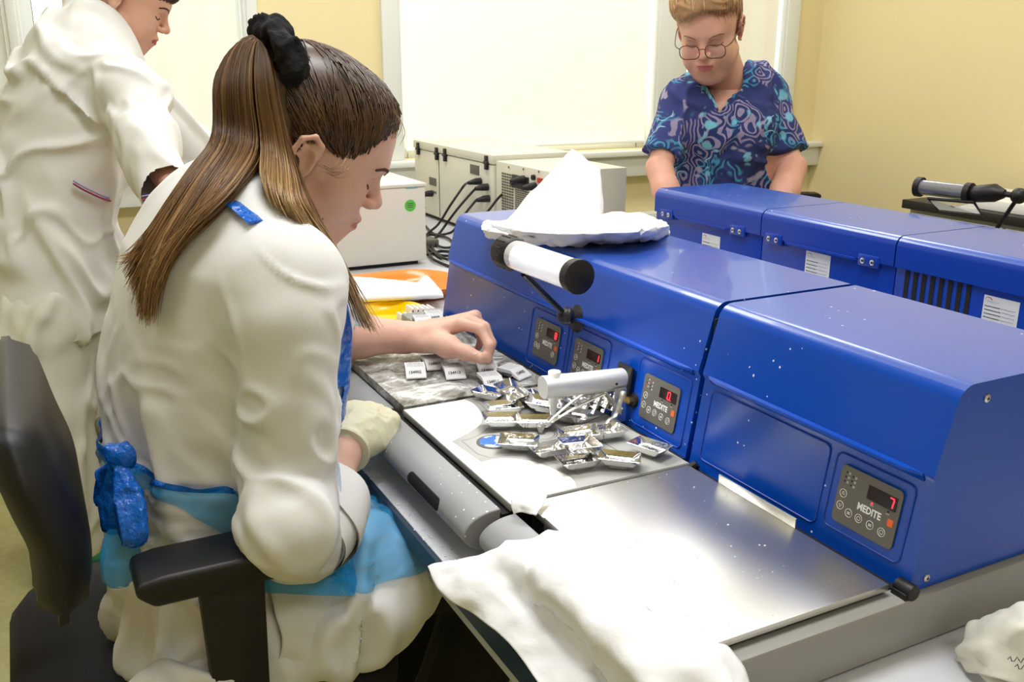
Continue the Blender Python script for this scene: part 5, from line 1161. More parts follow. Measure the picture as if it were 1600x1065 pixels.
# --- apron film over lap, waist and chest
zl = np.interp(vs[:, 1], [.03, .10, .14, .18, .24, .30], [.832, .826, .790, .745, .705, .680]); nearx = vs[:, 0]
N = vnormals(vs, F_); no_arm = (seg_d(vs, shR, s4) > .064) & (seg_d(vs, relb, relb+fa*.4) > .058)
mk = (vs[:, 2] < .858-.018*np.exp(-((vs[:, 1]-.14)/.05)**2)) & (vs[:, 2] > zl) & no_arm
offset_patch(vs, F_, mk, .003+.006*np.exp(-((vnoise(vs*V(14, 26, 60), 3)-.5)/.1)**2), 'apron_skirt', M_apron, girl)
mk = (N[:, 1] > .45) & (vs[:, 2] > .76) & (vs[:, 2] < 1.05) & (np.abs(vs[:, 0]+1.17) < .13) & no_arm
offset_patch(vs, F_, mk, .005+.003*vnoise(vs*25, 5), 'apron_bib', M_apron2, girl)
mk = (np.abs(vs[:, 2]-np.interp(vs[:, 1], [.02, .08, .14, .3], [.862, .852, .838, .842])) < .007) & no_arm & (vs[:, 1] < .26)
offset_patch(vs, F_, mk, .0075, 'apron_tie', M_apron2, girl)
# front film hanging below the lap between knee and table
sheet([[at(470, 800, 1.12), at(540, 800, 1.18), at(600, 830, 1.28), at(650, 868, 1.36)], [at(440, 850, 1.08), at(530, 860, 1.13), at(600, 875, 1.24), at(655, 888, 1.34)], [at(412, 900, 1.06), at(520, 905, 1.10), at(600, 905, 1.20), at(650, 905, 1.32)], [at(410, 926, 1.06), at(520, 930, 1.09), at(600, 930, 1.19), at(646, 926, 1.30)]],
      'apron_hem', M_apron, girl, 8, .0006, .004, 18, 4)
# coat flap hanging in front of the thigh
sheet([[at(420, 905, 1.085), at(520, 900, 1.13), at(590, 900, 1.235), at(640, 915, 1.34)], [at(430, 960, 1.08), at(515, 960, 1.125), at(560, 965, 1.21), at(600, 975, 1.30)], [at(440, 1000, 1.085), at(500, 1005, 1.12), at(535, 1005, 1.17), at(565, 1012, 1.24)], [at(430, 1045, 1.09), at(490, 1040, 1.115), at(520, 1030, 1.15), at(545, 1036, 1.20)]],
      'coat_flap', M_coat, girl, 8, .002, .006, 16, 14)
# bow at the small of the back
def lobe(pp, w_, name='apron_bow', mat=None, seed=1):
    P_ = push(resample(pp, 14), [cw], .012, -FW); q = Sdf(P_.min(0)-.05, P_.max(0)+.05, .0028); r = np.interp(np.linspace(0, 1, 14), np.linspace(0, 1, len(w_)), w_)
    for i in range(13): q.ecap(P_[i], P_[i+1], (r[i], max(.0045, r[i]*.35)), (r[i+1], max(.0045, r[i+1]*.35)), unit(RT+.3*FW*math.sin(seed*2.)), .008)
    v_, f_ = q.mesh(1); N = vnormals(v_, f_); v_ = folds(v_, N, (.1, .1, 1), .005, 55, .22, seed); raw(name, v_, f_, mat or M_apron2, girl, True)
kn = at(188, 722, 1.04)
lobe([kn, at(196, 760, 1.03), at(205, 810, 1.02), at(211, 852, 1.02)], [.006, .012, .014, .009], seed=1)
lobe([kn, at(180, 755, 1.05), at(176, 795, 1.05), at(176, 832, 1.05)], [.006, .013, .016, .010], seed=2)
lobe([kn, at(172, 742, 1.06), at(158, 770, 1.07), at(153, 788, 1.07)], [.006, .011, .010, .004], seed=3)
lobe([at(182, 825, 1.05), at(185, 860, 1.04), at(189, 905, 1.04)], [.009, .017, .018], mat=M_apron, seed=4)
lobe([kn-V(0, 0, .005), kn+V(0, 0, .012), at(184, 702, 1.05)], [.010, .012, .005], seed=5)
# neck strap
sb = MB(); P_ = resample([at(352, 330, 1.05), at(372, 322, 1.035), at(392, 335, 1.03), at(412, 352, 1.02)], 12); P_ = push(P_, [cw, sh, st_], .003, -FW); sb.tube(list(P_), .011, 10, flat=.2, upv=GS); sb.build('apron_strap', M_apron2, girl, smooth=60)
# --- latex glove on the resting right hand
gd = unit(onz(588, 640, .82)-rsW); gW = rsW+gd*.012
gs_ = Sdf(rsW-.09, rsW+V(.10, .14, .10), .0030)
gs_.chain([rsW-gd*.004+V(0, 0, .004), gW+gd*.02], [.029, .030], .01); gup = unit(V(.35, -.1, .92)); gside = unit(np.cross(gd, gup))
gs_.ecap(gW+gd*.01, gW+gd*.060, (.036, .022), (.041, .021), gside, .02)
for i in range(4):
    K = gW+gd*.066+gside*(.029-.019*i); a1 = K+unit(gd*.55-gup*.85)*.032; a2 = a1+unit(-gd*.35-gup*.9)*.018; gs_.chain([K-gd*.02, K, a1, a2], [.014, .0125, .011, .010], .008)
gs_.chain([gW+gside*.02, gW+gd*.04+gside*.036-gup*.016, gW+gd*.065+gside*.028-gup*.026], [.016, .013, .010], .012)
gs_.chain([gW-gside*.02, gW+gd*.035-gside*.034-gup*.012, gW+gd*.06-gside*.030-gup*.024], [.014, .012, .010], .012)
v_, f_ = gs_.mesh(1); N = vnormals(v_, f_); v_ = folds(v_, N, (0, 0, 1), .0025, 60, .4, 2); raw('latex_glove', v_, f_, M_glove, girl, True)
adir = unit(relb-rsW); rg = MB(); rg.tube([rsW-adir*.006, rsW+adir*.010, rsW+adir*.016], [.031, .0325, .034], 24); rg.tube([rsW+adir*(.016), rsW+adir*.019], [.0355, .0345], 24); rg.build('glove_cuff', M_glove, girl, smooth=60)
tm = blob(gv, at(552, 506, 1.56), .026)*(.6+.8*vnoise(gv*220, 4)) > .5; offset_patch(gv, gf, tm, .0004, 'forearm_tattoo', pm('tattoo_ink', (.25, .30, .33), .5), girl)
# --- hair
M_hair = hair_mat('brown_blonde_hair', [(0., (.022, .010, .004)), (.3, (.085, .038, .013)), (.6, (.30, .155, .055)), (1., (.72, .52, .25))])
M_hairvol = pm('hair_under', (.045, .02, .008), .7)
cen = np.array([-.012, 0, .045]); rad = np.array([.102, .079, .087])
hb = Sdf(G_O-V(.14, .2, .16), G_O+V(.14, .17, .22), .0030); hb.ell(G_O+GF*cen[0]+GU*cen[2], rad*.97, [GF, GS, GU], 0); hb.ell(GP(.035, 0, .064), (.062, .0655, .058), [GF, GS, GU], .02)
q = hb._blk(hb.lo, hb.lo+hb.n*hb.h); sl, X, Y, Z = q
def half(p, n): n = unit(n); return (X-p[0])*n[0]+(Y-p[1])*n[1]+(Z-p[2])*n[2]
r1_ = half(GP(.096, 0, .102), GU*.88-GF*.47); r2_ = half(GP(.0, 0, .034), GU*.72-GF*.70); hb._mix(sl, np.maximum(r1_, r2_), .014, '-')
Bp = at(447, 104, 1.165); dB = Bp-G_O; base_l = np.array([dB@GF, dB@GS, dB@GU])
hb.cap(GP(*(cen+(base_l-cen)*.6)), Bp, .05, .020, .03); v_, f_ = hb.mesh(2)
hair = shade_attr(raw('hair', v_, f_, M_hair, girl, True), .10+.15*vnoise(v_*50, 4))
hc = Sdf(hb.lo, hb.lo+(hb.n-1)*hb.h, hb.h); head(hc, G_O, G_fr, .97, neck); hc.D = hc.D[:hb.D.shape[0], :hb.D.shape[1], :hb.D.shape[2]]; mm = tuple(slice(0, min(a, b)) for a, b in zip(hc.D.shape, hb.D.shape)); hc.D = np.minimum(hc.D[mm], hb.D[mm]); hc.n = np.array(hc.D.shape)
starts = [(.088, -.035, .092), (.090, 0, .096), (.086, .03, .092), (.072, .050, .080), (.058, .062, .060), (.046, .069, .040), (.030, .073, .028), (.012, .074, .036), (-.010, .075, .036), (-.028, .075, .018), (-.036, .073, -.004), (-.050, .066, -.025), (-.070, .045, -.045), (-.085, .0, -.055), (-.07, -.045, -.045)]
L = cap_strands(G_fr, G_O, cen, rad, starts, base_l, 2200, 4, (.06, .40), (.12, .46), 18, .003, .003); L = [(np.vstack([smooth_line(snap(p_[:15], hc, .0008+.0024*((i_*7) % 10)/10), 2), p_[15:]]), a_, b_) for i_, (p_, a_, b_) in enumerate(L)]; strands('combed_hair', L, M_hair, hair, .0009, 3, 5)
def guides(defs, n=30): return [resample([at(u, v, d) for u, v, d in g], n) for g in defs]
GdL = guides([[(425, 92, 1.17), (385, 74, 1.16), (352, 135, 1.14), (338, 215, 1.10), (316, 275, 1.06), (268, 338, 1.04), (222, 385, 1.03), (190, 403, 1.03)],
              [(428, 94, 1.17), (396, 78, 1.15), (366, 150, 1.12), (352, 240, 1.08), (318, 310, 1.05), (272, 375, 1.03), (242, 440, 1.02), (236, 498, 1.02)],
              [(432, 97, 1.165), (408, 84, 1.14), (388, 160, 1.10), (376, 250, 1.06), (345, 315, 1.03), (298, 370, 1.02), (262, 415, 1.02), (243, 470, 1.02)],
              [(436, 100, 1.16), (420, 92, 1.13), (406, 165, 1.09), (400, 240, 1.06), (378, 300, 1.03), (330, 345, 1.02), (285, 378, 1.02), (258, 405, 1.02)]])
GdR = guides([[(436, 100, 1.16), (424, 94, 1.13), (414, 165, 1.09), (412, 245, 1.06), (424, 305, 1.03), (446, 350, 1.02), (478, 395, 1.05), (512, 442, 1.09)],
              [(440, 104, 1.16), (434, 108, 1.13), (430, 175, 1.09), (432, 255, 1.06), (444, 315, 1.04), (470, 362, 1.04), (505, 420, 1.08), (548, 500, 1.12)],
              [(444, 108, 1.16), (446, 122, 1.13), (448, 190, 1.10), (454, 262, 1.07), (468, 322, 1.05), (496, 375, 1.06), (530, 440, 1.09), (576, 520, 1.14)],
              [(447, 110, 1.165), (452, 132, 1.14), (458, 205, 1.12), (464, 280, 1.10), (482, 335, 1.075), (508, 385, 1.07), (534, 440, 1.09), (556, 505, 1.12)]])
rs = np.random.RandomState(9); L = []
for i in range(3600):
    Gd = GdL if rs.rand() < .56 else GdR; t = rs.rand()*3; k = min(int(t), 2); a = t-k; P_ = Gd[k]*(1-a)+Gd[k+1]*a; dep = rs.uniform(0, .04); tt = np.linspace(0, 1, 30)[:, None]
    P_ = P_+FW*dep*np.sin(np.clip(tt*1.5, 0, 1)*math.pi/2)+rs.normal(0, .0045, 3)*tt+GS*.003*np.sin(tt*7+rs.rand()*6)*tt; e = rs.randint(22, 31) if rs.rand() < .4 else 30
    mg = .003+(.04-dep)*.45; P_ = push(P_, [hb, cw, sh, st_], mg, -FW) if Gd is GdL else np.vstack([push(P_[:19], [hb, cw, sh, st_], mg, -FW), P_[19:]]); P_ = smooth_line(P_, 4); ins = sample(cw, P_) < -.001; ins[:18] = False; e = min(e, int(np.argmax(ins))) if (Gd is GdR and ins.any()) else e; b0 = rs.uniform(.12, .42)+(.15 if rs.rand() < .12 else 0); L.append((P_[:e], b0, min(1, b0+rs.uniform(.12, .38)+(.25 if Gd is GdR else .05))))
strands('ponytail', L, M_hair, hair, .00095, 3, 6)
pv = Sdf((-1.45, .02, .93), (-.95, .42, 1.50), .005)
for g in GdL+GdR[:3]: g2 = push(g+FW*.020, [hb, cw, sh], .001, -FW); pv.chain(list(g2[2:17:3]), list(np.linspace(.010, .005, 5)), .015)
v_, f_ = pv.mesh(1); shade_attr(raw('ponytail_core', v_, f_, M_hair, hair, True), .10+.18*vnoise(v_*V(60, 60, 12), 3))
L = []   # loose wisps
for pp in ([(215, 392, 1.05), (200, 402, 1.05), (188, 404, 1.05)], [(330, 385, 1.03), (390, 372, 1.02), (430, 378, 1.01)], [(505, 262, 1.09), (520, 268, 1.09), (533, 262, 1.09), (540, 250, 1.10)], [(612, 180, 1.15), (618, 205, 1.15), (606, 225, 1.16)], [(245, 395, 1.04), (300, 380, 1.03), (380, 374, 1.02), (440, 380, 1.01)]):
    P_ = resample([at(*p) for p in pp], 16)
    for k in range(14): L.append((P_+rs.normal(0, .0035, 3)+rs.normal(0, .002, 3)*np.linspace(0, 2, 16)[:, None], .5, .8))
strands('loose_hair', L, M_hair, hair, .0004, 3, 8)
# scrunchie
M_vel = pm('black_velvet', (.004, .004, .005), .95, bump=.4, bscale=120); sc_ = Sdf(at(438, 84, 1.09)-.075, at(438, 84, 1.09)+.075, .003)
rg = [at(412, 50, 1.10), at(430, 50, 1.07), at(446, 74, 1.055), at(459, 98, 1.06), at(447, 116, 1.07), at(438, 104, 1.10), at(430, 84, 1.13), at(416, 62, 1.13), at(412, 50, 1.10)]
P_ = resample(rg, 26)
for i in range(25): sc_.cap(P_[i], P_[i+1], .0125+.003*math.sin(i*2.1), .0125+.003*math.sin((i+1)*2.1), .006)
sc_.cap(at(432, 66, 1.085), at(446, 106, 1.09), .016, .016, .01); v_, f_ = sc_.mesh(1); N = vnormals(v_, f_); v_ = folds(v_, N, GU, .010, 45, .4, 3); raw('scrunchie', v_, f_, M_vel, girl, True)
# ================================================================ THE STANDING WOMAN IN THE BLUE PATTERNED TOP
R_O = V(-2.116, 1.687, 1.375); R_fr = person_frame(math.radians(-47.4), math.radians(28), math.radians(-3.2)); RF, RS, RU = R_fr
# her own left side is -S in this frame; S points to her right
rw = thing('person', (-2.20, 1.86, 0), 'standing woman in glasses and a navy, turquoise and mauve patterned top, looking down', 'person')
tfac = unit((math.cos(math.radians(-38)), math.sin(math.radians(-38)), 0)); tside = unit(np.cross(tfac, (0, 0, 1)))
nb = at(1128, 150, 2.66); nb = nb+V(0, 0, .0)
hd = Sdf(R_O-V(.17, .17, .19), R_O+V(.17, .17, .22), .0029); head(hd, R_O, R_fr, 1.03, [at(1140, 150, 2.68), .060], full=.8); hv, hf = hd.mesh(1)
shl = at(1192, 136, 2.69); shr = at(1064, 152, 2.60); el_ = at(1238, 262, 2.66); er = at(1030, 262, 2.56); wl = at(1214, 335, 2.55); wr = at(1052, 335, 2.48)
tb_ = Sdf((-2.55, 1.45, .70), (-1.80, 2.20, 1.36), .007)
tb_.ecap(at(1130, 165, 2.70), at(1130, 230, 2.72), (.13, .075), (.155, .105), tside, .04).ecap(at(1130, 230, 2.72), at(1132, 330, 2.78), (.155, .11), (.17, .12), tside, .04)
tb_.cap(at(1134, 132, 2.67), at(1124, 178, 2.66), .062, .075, .04)
tb_.chain([shl-V(0, 0, .03), el_], [.038, .036], .03).chain([shr-V(0, 0, .03), er], [.038, .034], .03); tv, tf = tb_.mesh(1)
am = Sdf((-2.55, 1.30, .78), (-1.70, 2.10, 1.12), .0045); fdn = unit(wl-el_)
am.chain([el_, wl*.5+el_*.5, wl], [.041, .038, .028], .02).chain([er, wr*.5+er*.5, wr], [.038, .034, .026], .02)
cu = [(.35, .5, .3)]*4
hand(am, wl, unit(tfac*.5-V(0, 0, 1)*.6), unit(tfac*.8+V(0, 0, .6)), tside, cu, .98); hand(am, wr, unit(tfac*.5-V(0, 0, 1)*.6), unit(tfac*.8+V(0, 0, .6)), -tside, cu, .98); av, af = am.mesh(1)
bv, bf = join([(hv, hf), (tv, tf), (av, af)]); rb = raw('body', bv, bf, M_skin3, rw, True); lips(rb, R_fr, R_O, pm('lips_rose', (.50, .14, .13), .4), 1.03)
RP = loc(R_fr, R_O, 1.03); eyes_and_brows(rw, hd, RP, R_fr, pm('brow_light', (.22, .12, .06), .8), 1.03, True, .0016)
# patterned top
def paisley():
    mt = pm('paisley_print', (.02, .03, .15), .85); nt, b, tc = nodes(mt)
    def N_(t, **kw):
        n = nt.nodes.new(t)
        for k, v in kw.items(): n.inputs[k].default_value = v
        return n
    def mix(fac, a, bb):
        m = nt.nodes.new('ShaderNodeMix'); m.data_type = 'RGBA'; nt.links.new(fac, m.inputs[0])
        for i, x in ((6, a), (7, bb)):
            if isinstance(x, tuple): m.inputs[i].default_value = (*x, 1)
            else: nt.links.new(x, m.inputs[i])
        return m.outputs[2]
    def th(sock, lo, hi):
        r = nt.nodes.new('ShaderNodeMapRange'); r.inputs[1].default_value = lo; r.inputs[2].default_value = hi; r.interpolation_type = 'SMOOTHSTEP'; nt.links.new(sock, r.inputs[0]); return r.outputs[0]
    def mul(a, c): m = nt.nodes.new('ShaderNodeMath'); m.operation = 'MULTIPLY'; nt.links.new(a, m.inputs[0]); nt.links.new(c, m.inputs[1]); return m.outputs[0]
    dn = N_('ShaderNodeTexNoise', Scale=9.0, Detail=2.0); nt.links.new(tc.outputs['Object'], dn.inputs['Vector'])
    va = nt.nodes.new('ShaderNodeVectorMath'); va.operation = 'SCALE'; va.inputs['Scale'].default_value = .10; nt.links.new(dn.outputs['Color'], va.inputs[0])
    vb = nt.nodes.new('ShaderNodeVectorMath'); vb.operation = 'ADD'; nt.links.new(va.outputs[0], vb.inputs[0]); nt.links.new(tc.outputs['Object'], vb.inputs[1]); P = vb.outputs[0]
    def vor(scale, feat='F1'): v = N_('ShaderNodeTexVoronoi', Scale=scale); v.feature = feat; nt.links.new(P, v.inputs['Vector']); return v
    def noise(scale, det=2.): n = N_('ShaderNodeTexNoise', Scale=scale, Detail=det); nt.links.new(P, n.inputs['Vector']); return n.outputs[0]
    big = noise(11.); big2 = noise(8.5, 1.)
    v1 = vor(16.); wv = nt.nodes.new('ShaderNodeMath'); wv.operation = 'SINE'; sc = nt.nodes.new('ShaderNodeMath'); sc.operation = 'MULTIPLY'; sc.inputs[1].default_value = 34; nt.links.new(v1.outputs['Distance'], sc.inputs[0]); nt.links.new(sc.outputs[0], wv.inputs[0])
    rings = th(wv.outputs[0], .1, .5); leaf = th(vor(30.).outputs['Distance'], .50, .34)
    base = mix(th(noise(6.), .4, .6), (.014, .026, .12), (.03, .04, .17))
    c = mix(mul(rings, th(big, .50, .56)), base, (.05, .27, .42)); c = mix(mul(rings, th(big2, .48, .53)), c, (.27, .22, .33))
    c = mix(mul(leaf, th(noise(13.), .55, .60)), c, (.16, .44, .56)); c = mix(mul(leaf, th(noise(15., 1.), .60, .64)), c, (.36, .32, .42))
    v3 = vor(22., 'DISTANCE_TO_EDGE'); c = mix(mul(th(v3.outputs['Distance'], .03, .01), th(noise(7.), .58, .62)), c, (.30, .50, .62))
    nt.links.new(c, b.inputs['Base Color']); return mt
M_pais = paisley()
tp = Sdf((-2.60, 1.42, .72), (-1.76, 2.24, 1.38), .0052)
tp.ecap(at(1130, 148, 2.69), at(1130, 215, 2.70), (.155, .098), (.158, .125), tside, .05).ecap(at(1130, 215, 2.70), at(1130, 255, 2.74), (.158, .13), (.158, .13), tside, .05).ecap(at(1130, 255, 2.74), at(1133, 350, 2.82), (.158, .13), (.195, .145), tside, .05)
for s_ in (-1, 1): tp.ell(at(1124+s_*-34, 205, 2.63), (.075, .07, .07), None, .06)
tp.cap(shl-V(0, 0, .012), shr-V(0, 0, .012), .055, .055, .05)
for a, b_, c_ in ((shl, el_, at(1230, 236, 2.67)), (shr, er, at(1034, 240, 2.575))):
    tp.cap(a-V(0, 0, .01), c_, .058, .056, .03); d_ = unit(c_-a)
    q = tp._blk(c_-.13, c_+.13); sl, X, Y, Z = q; dd = (X-c_[0])*d_[0]+(Y-c_[1])*d_[1]+(Z-c_[2])*d_[2]-.006; neararm = np.sqrt((X-c_[0])**2+(Y-c_[1])**2+(Z-c_[2])**2)-.105; tp._mix(sl, np.maximum(-dd, neararm), .004, '-')
# v-neck opening
nv = [at(1085, 108, 2.56), at(1172, 98, 2.66), at(1124, 166, 2.50), at(1128, 165, 2.62)]
tp.cap(at(1133, 96, 2.68), at(1132, 128, 2.62), .066, .056, .008, '-'); tp.ecap(at(1130, 108, 2.56), at(1124, 160, 2.53), (.070, .07), (.012, .07), tside, .006, '-')
v_, f_ = tp.mesh(1); N = vnormals(v_, f_); v_ = folds(v_, N, (.1, .1, 1), .012, 10, .35, 21); N = vnormals(v_, f_); v_ = folds(v_, N, (.5, .5, -.6), .008, 16, .3, 22); N = vnormals(v_, f_)
v_ = crease(v_, N, at(1094, 140, 2.56), at(1085, 215, 2.6), .006, .004)
raw('patterned_top', v_, f_, M_pais, rw, True)
# trousers below, hidden by the consoles
tq = Sdf((-2.55, 1.62, .02), (-1.85, 2.25, .92), .012); hip = at(1133, 350, 2.82)
for s_ in (-1, 1): a = hip+tside*s_*.09; tq.ecap(V(a[0], a[1], .86), V(a[0]+tside[0]*s_*.02, a[1], .45), (.105, .12), (.08, .085), tside, .03).cap(V(a[0], a[1], .45), V(a[0], a[1], .08), .078, .062, .03)
v_, f_ = tq.mesh(1); raw('trousers', v_, f_, M_tr, rw, True)
for s_ in (-1, 1): a = hip+tside*s_*.09; q = Sdf((a[0]-.14, a[1]-.14, -.005), (a[0]+.16, a[1]+.14, .11), .006); q.ecap(V(a[0], a[1], .035), V(a[0], a[1], .032)+tfac*.12, (.042, .035), (.045, .03), tside, .02); v_, f_ = q.mesh(1); v_[:, 2] = np.maximum(v_[:, 2], .002); raw('shoe', v_, f_, M_black, rw, True)
# short blonde hair
M_blond = hair_mat('strawberry_blonde_hair', [(0., (.16, .065, .025)), (.35, (.42, .20, .08)), (.7, (.72, .48, .26)), (1., (.88, .74, .52))])
cen2 = np.array([-.012, 0, .052]); rad2 = np.array([.106, .080, .106])
h2 = Sdf(R_O-V(.17, .17, .14), R_O+V(.17, .17, .24), .0036); h2.ell(R_O+(RF*cen2[0]+RU*cen2[2])*1.03, rad2*.98*1.03, [RF, RS, RU], 0).ell(RP(.045, .0, .095), (.062, .070, .055), [RF, RS, RU], .03).ell(RP(.03, .035, .10), (.06, .05, .05), [RF, RS, RU], .03)
q = h2._blk(h2.lo, h2.lo+h2.n*h2.h); sl, X, Y, Z = q
r1_ = half(RP(.08, 0, .080), RU*.93-RF*.30+RS*.12); r2_ = half(RP(.012, 0, .030), RU*.45-RF*.88); h2._mix(sl, np.maximum(r1_, r2_), .018, '-'); FHc = RP(.098, -.008, .060); FHr = (.050, .047, .040); h2.ell(FHc, FHr, [RF, RS, RU], .014, '-'); v_, f_ = h2.mesh(2); N = vnormals(v_, f_); v_ = folds(v_, N, RF+RS*.5, .006, 30, .3, 3)
rh = raw('hair', v_, f_, pm('hair_under_blonde', (.40, .22, .10), .6), rw, True)
hq = Sdf(h2.lo, h2.lo+(h2.n-1)*h2.h, h2.h); head(hq, R_O, R_fr, 1.03, [at(1140, 150, 2.68), .060], full=.8); mm = tuple(slice(0, min(a, b)) for a, b in zip(hq.D.shape, h2.D.shape)); hq.D = np.minimum(hq.D[mm], h2.D[mm]); hq.n = np.array(hq.D.shape)
rs = np.random.RandomState(3); L = []
for i in range(2000):   # swept from the crown towards forehead and temples
    a = rs.uniform(0, 2*math.pi); d0 = unit(V(-.25+rs.normal(0, .08), -.1+rs.normal(0, .08), 1)); e_ = unit(V(math.cos(a), math.sin(a), rs.uniform(-.05, .55) if math.cos(a) > .2 else rs.uniform(-.7, .3))); ts = np.linspace(rs.uniform(0, .6), 1, 14); sw = rs.uniform(.1, .5)
    P_ = []
    for q in ts: d = unit(d0*(1-q)+e_*q+V(0, sw*math.sin(q*math.pi)*.5, 0)); v = cen2+rad2*d*1.02; P_.append(R_O+(RF*v[0]+RS*v[1]+RU*v[2])*1.03)
    P_ = snap(np.array(P_), hq, .001+.004*rs.rand()); r1v = (P_-RP(.08, 0, .078))@(RU*.93-RF*.30+RS*.12); r2v = (P_-RP(.012, 0, .024))@(RU*.45-RF*.88); fq = P_-FHc; fe = np.sqrt(((fq@RF)/FHr[0])**2+((fq@RS)/FHr[1])**2+((fq@RU)/FHr[2])**2); k = (np.maximum(r1v, r2v) > -.026*rs.rand()**2) & (fe > 1-.35*rs.rand()**2)
    if k.sum() < 6: continue
    P_ = P_[:len(k)-int(np.argmax(k[::-1]))] if not k[-1] else P_; s0 = .35+.45*rs.rand() if e_[1] > -.2 else .1+.45*rs.rand()
    if len(P_) >= 5: L.append((smooth_line(P_, 2), s0, min(1, s0+.15)))
strands('hair_strands', L, M_blond, rh, .0012, 4, 7)
# glasses
M_wire = pm('brown_wire', (.12, .05, .03), .35, metal=.6); M_lens = pm('spectacle_lens', (.95, .96, 1), .03, trans=1., ior=1.05, spec=.8)
gl = bpy.data.objects.new('glasses', None); COL.objects.link(gl); gl.parent = rw; gl.location = tuple(RP(.11, 0, .006)-wloc(rw))
for s_ in (-1, 1):
    rim = [RP(.1165-.16*(abs(p+s_*.033)-.01)**2*4, p+s_*.0325, .004+q) for p, q in rrect(.050, .037, .015, 5)]; rim.append(rim[0]); rim.append(rim[1]); MB().tube(rim, .0012, 6, False).build('rim', M_wire, gl)
    lens = rim[:-2]; n_ = len(lens); b = MB(); b.add(lens+[p-RF*.001 for p in lens], [tuple(range(n_)), tuple(range(2*n_-1, n_-1, -1))]+[(i, i+n_, (i+1) % n_+n_, (i+1) % n_) for i in range(n_)]); b.build('lens', M_lens, gl, smooth=None)
    MB().tube(smoothpts([RP(.112, s_*.056, .012), RP(.10, s_*.070, .016), RP(.05, s_*.079, .016), RP(.0, s_*.083, .016), RP(-.02, s_*.082, .0)], 5), .0013, 6).build('temple', M_wire, gl)
MB().tube(smoothpts([RP(.1165, -.009, .010), RP(.119, 0, .013), RP(.1165, .009, .010)], 5), .0012, 6).build('bridge', M_wire, gl)
MB().sphere(RP(-.002, -.077, -.027), .0032, 6).build('earring', M_brass, rw)
# ================================================================ THE STANDING WOMAN IN WHITE
L_O = V(-2.607, .271, 1.436); L_fr = person_frame(math.radians(81.3), math.radians(30), math.radians(-3.5)); LF, LS, LU = L_fr; LP = loc(L_fr, L_O, 1.02)
lw = thing('person', (-2.55, .06, 0), 'standing woman in white tunic and trousers leaning forward, short dark hair, face in profile', 'person')
hd = Sdf(L_O-V(.17, .17, .19), L_O+V(.17, .17, .22), .0029); head(hd, L_O, L_fr, 1.02, [at(140, 48, 2.34), .066], full=.6); hv, hf = hd.mesh(1)
sR = at(208, 150, 2.14); eR = at(243, 245, 2.05); wR = at(312, 352, 1.95); sL = V(-2.78, .24, 1.28); eL = V(-2.80, .44, 1.06); wL = V(-2.72, .58, .86)
hipc = at(72, 450, 2.36); tb_ = Sdf((-3.0, -.30, .60), (-2.1, .75, 1.50), .010)
tb_.ecap(at(130, 100, 2.32), at(75, 330, 2.36), (.15, .10), (.14, .11), (1, 0, 0), .05).ecap(at(75, 330, 2.36), hipc, (.14, .11), (.16, .12), (1, 0, 0), .05).cap(at(140, 50, 2.34), at(135, 110, 2.33), .062, .08, .04)
tb_.chain([sR, eR], [.042, .036], .03).chain([sL, eL], [.05, .042], .03); tv, tf = tb_.mesh(1)
am = Sdf((-2.95, .20, .74), (-2.0, .85, 1.15), .0045); am.chain([eR, wR], [.036, .027], .02).chain([eL, wL], [.041, .029], .02)
hand(am, wR, unit(wR-eR), V(.3, .2, .9), (-1, 0, 0), cu, .95); hand(am, wL, unit(wL-eL), V(0, .3, .9), (1, 0, 0), cu, .95); av, af = am.mesh(1)
bv, bf = join([(hv, hf), (tv, tf), (av, af)]); lb_ = raw('body', bv, bf, M_skin2, lw, True); lips(lb_, L_fr, L_O, M_lipred, 1.02)
M_dbrow = pm('brow_dark', (.03, .012, .01), .8); eyes_and_brows(lw, hd, LP, L_fr, M_dbrow, 1.02, True, .0018)
b = MB(); b.sphere(LP(-.006, .079, -.040), .0055, 8).sphere(LP(-.006, .080, -.052), .004, 8); b.build('earring', pm('gold', (.85, .55, .15), .25, metal=1), lw)
# tunic
tn = Sdf((-3.0, -.36, .56), (-2.1, .62, 1.52), .0065)
tp_ = [(138, 62, .12, .085), (125, 110, .165, .120), (110, 180, .175, .150), (90, 260, .170, .150), (83, 330, .165, .138), (84, 400, .175, .140), (80, 470, .185, .145), (80, 520, .19, .150), (82, 590, .195, .152)]
pts = [onx(u, v, -2.575) for u, v, a, b_ in tp_]
for i in range(len(tp_)-1): tn.ecap(pts[i], pts[i+1], tp_[i][2:], tp_[i+1][2:], (1, 0, 0), .04)
tn.cap(at(140, 38, 2.34), at(140, 70, 2.34), .072, .085, .03)
tn.ell(sR, (.06, .066, .066), None, .07); tn.ell(sL, (.065, .07, .07), None, .05); tn.cap(at(125, 75, 2.3), sR, .08, .065, .05)
cR = at(265, 316, 1.99); tn.cap(sR, at(230, 225, 2.06), .066, .062, .02); tn.cap(at(230, 225, 2.06), cR, .062, .056, .02); tn.chain([sL, eL, eL*.5+wL*.5], [.06, .056, .05], .02)
dR = unit(cR-at(232, 225, 2.06)); q = tn._blk(cR-.12, cR+.12); sl, X, Y, Z = q; dd = (X-cR[0])*dR[0]+(Y-cR[1])*dR[1]+(Z-cR[2])*dR[2]-.008; na = np.sqrt((X-cR[0])**2+(Y-cR[1])**2+(Z-cR[2])**2)-.09; tn._mix(sl, np.maximum(-dd, na), .003, '-')
tn.cap(at(150, 15, 2.33), at(172, 30, 2.30), .056, .050, .01, '-')
hz = onx(75, 497, -2.45)[2]-.062; tn.cut(V(0, 0, hz), V(0, .10, -1), .006)
v_, f_ = tn.mesh(1); N = vnormals(v_, f_); am_ = np.exp(-(seg_d(v_, sR, cR)/.09)**4)
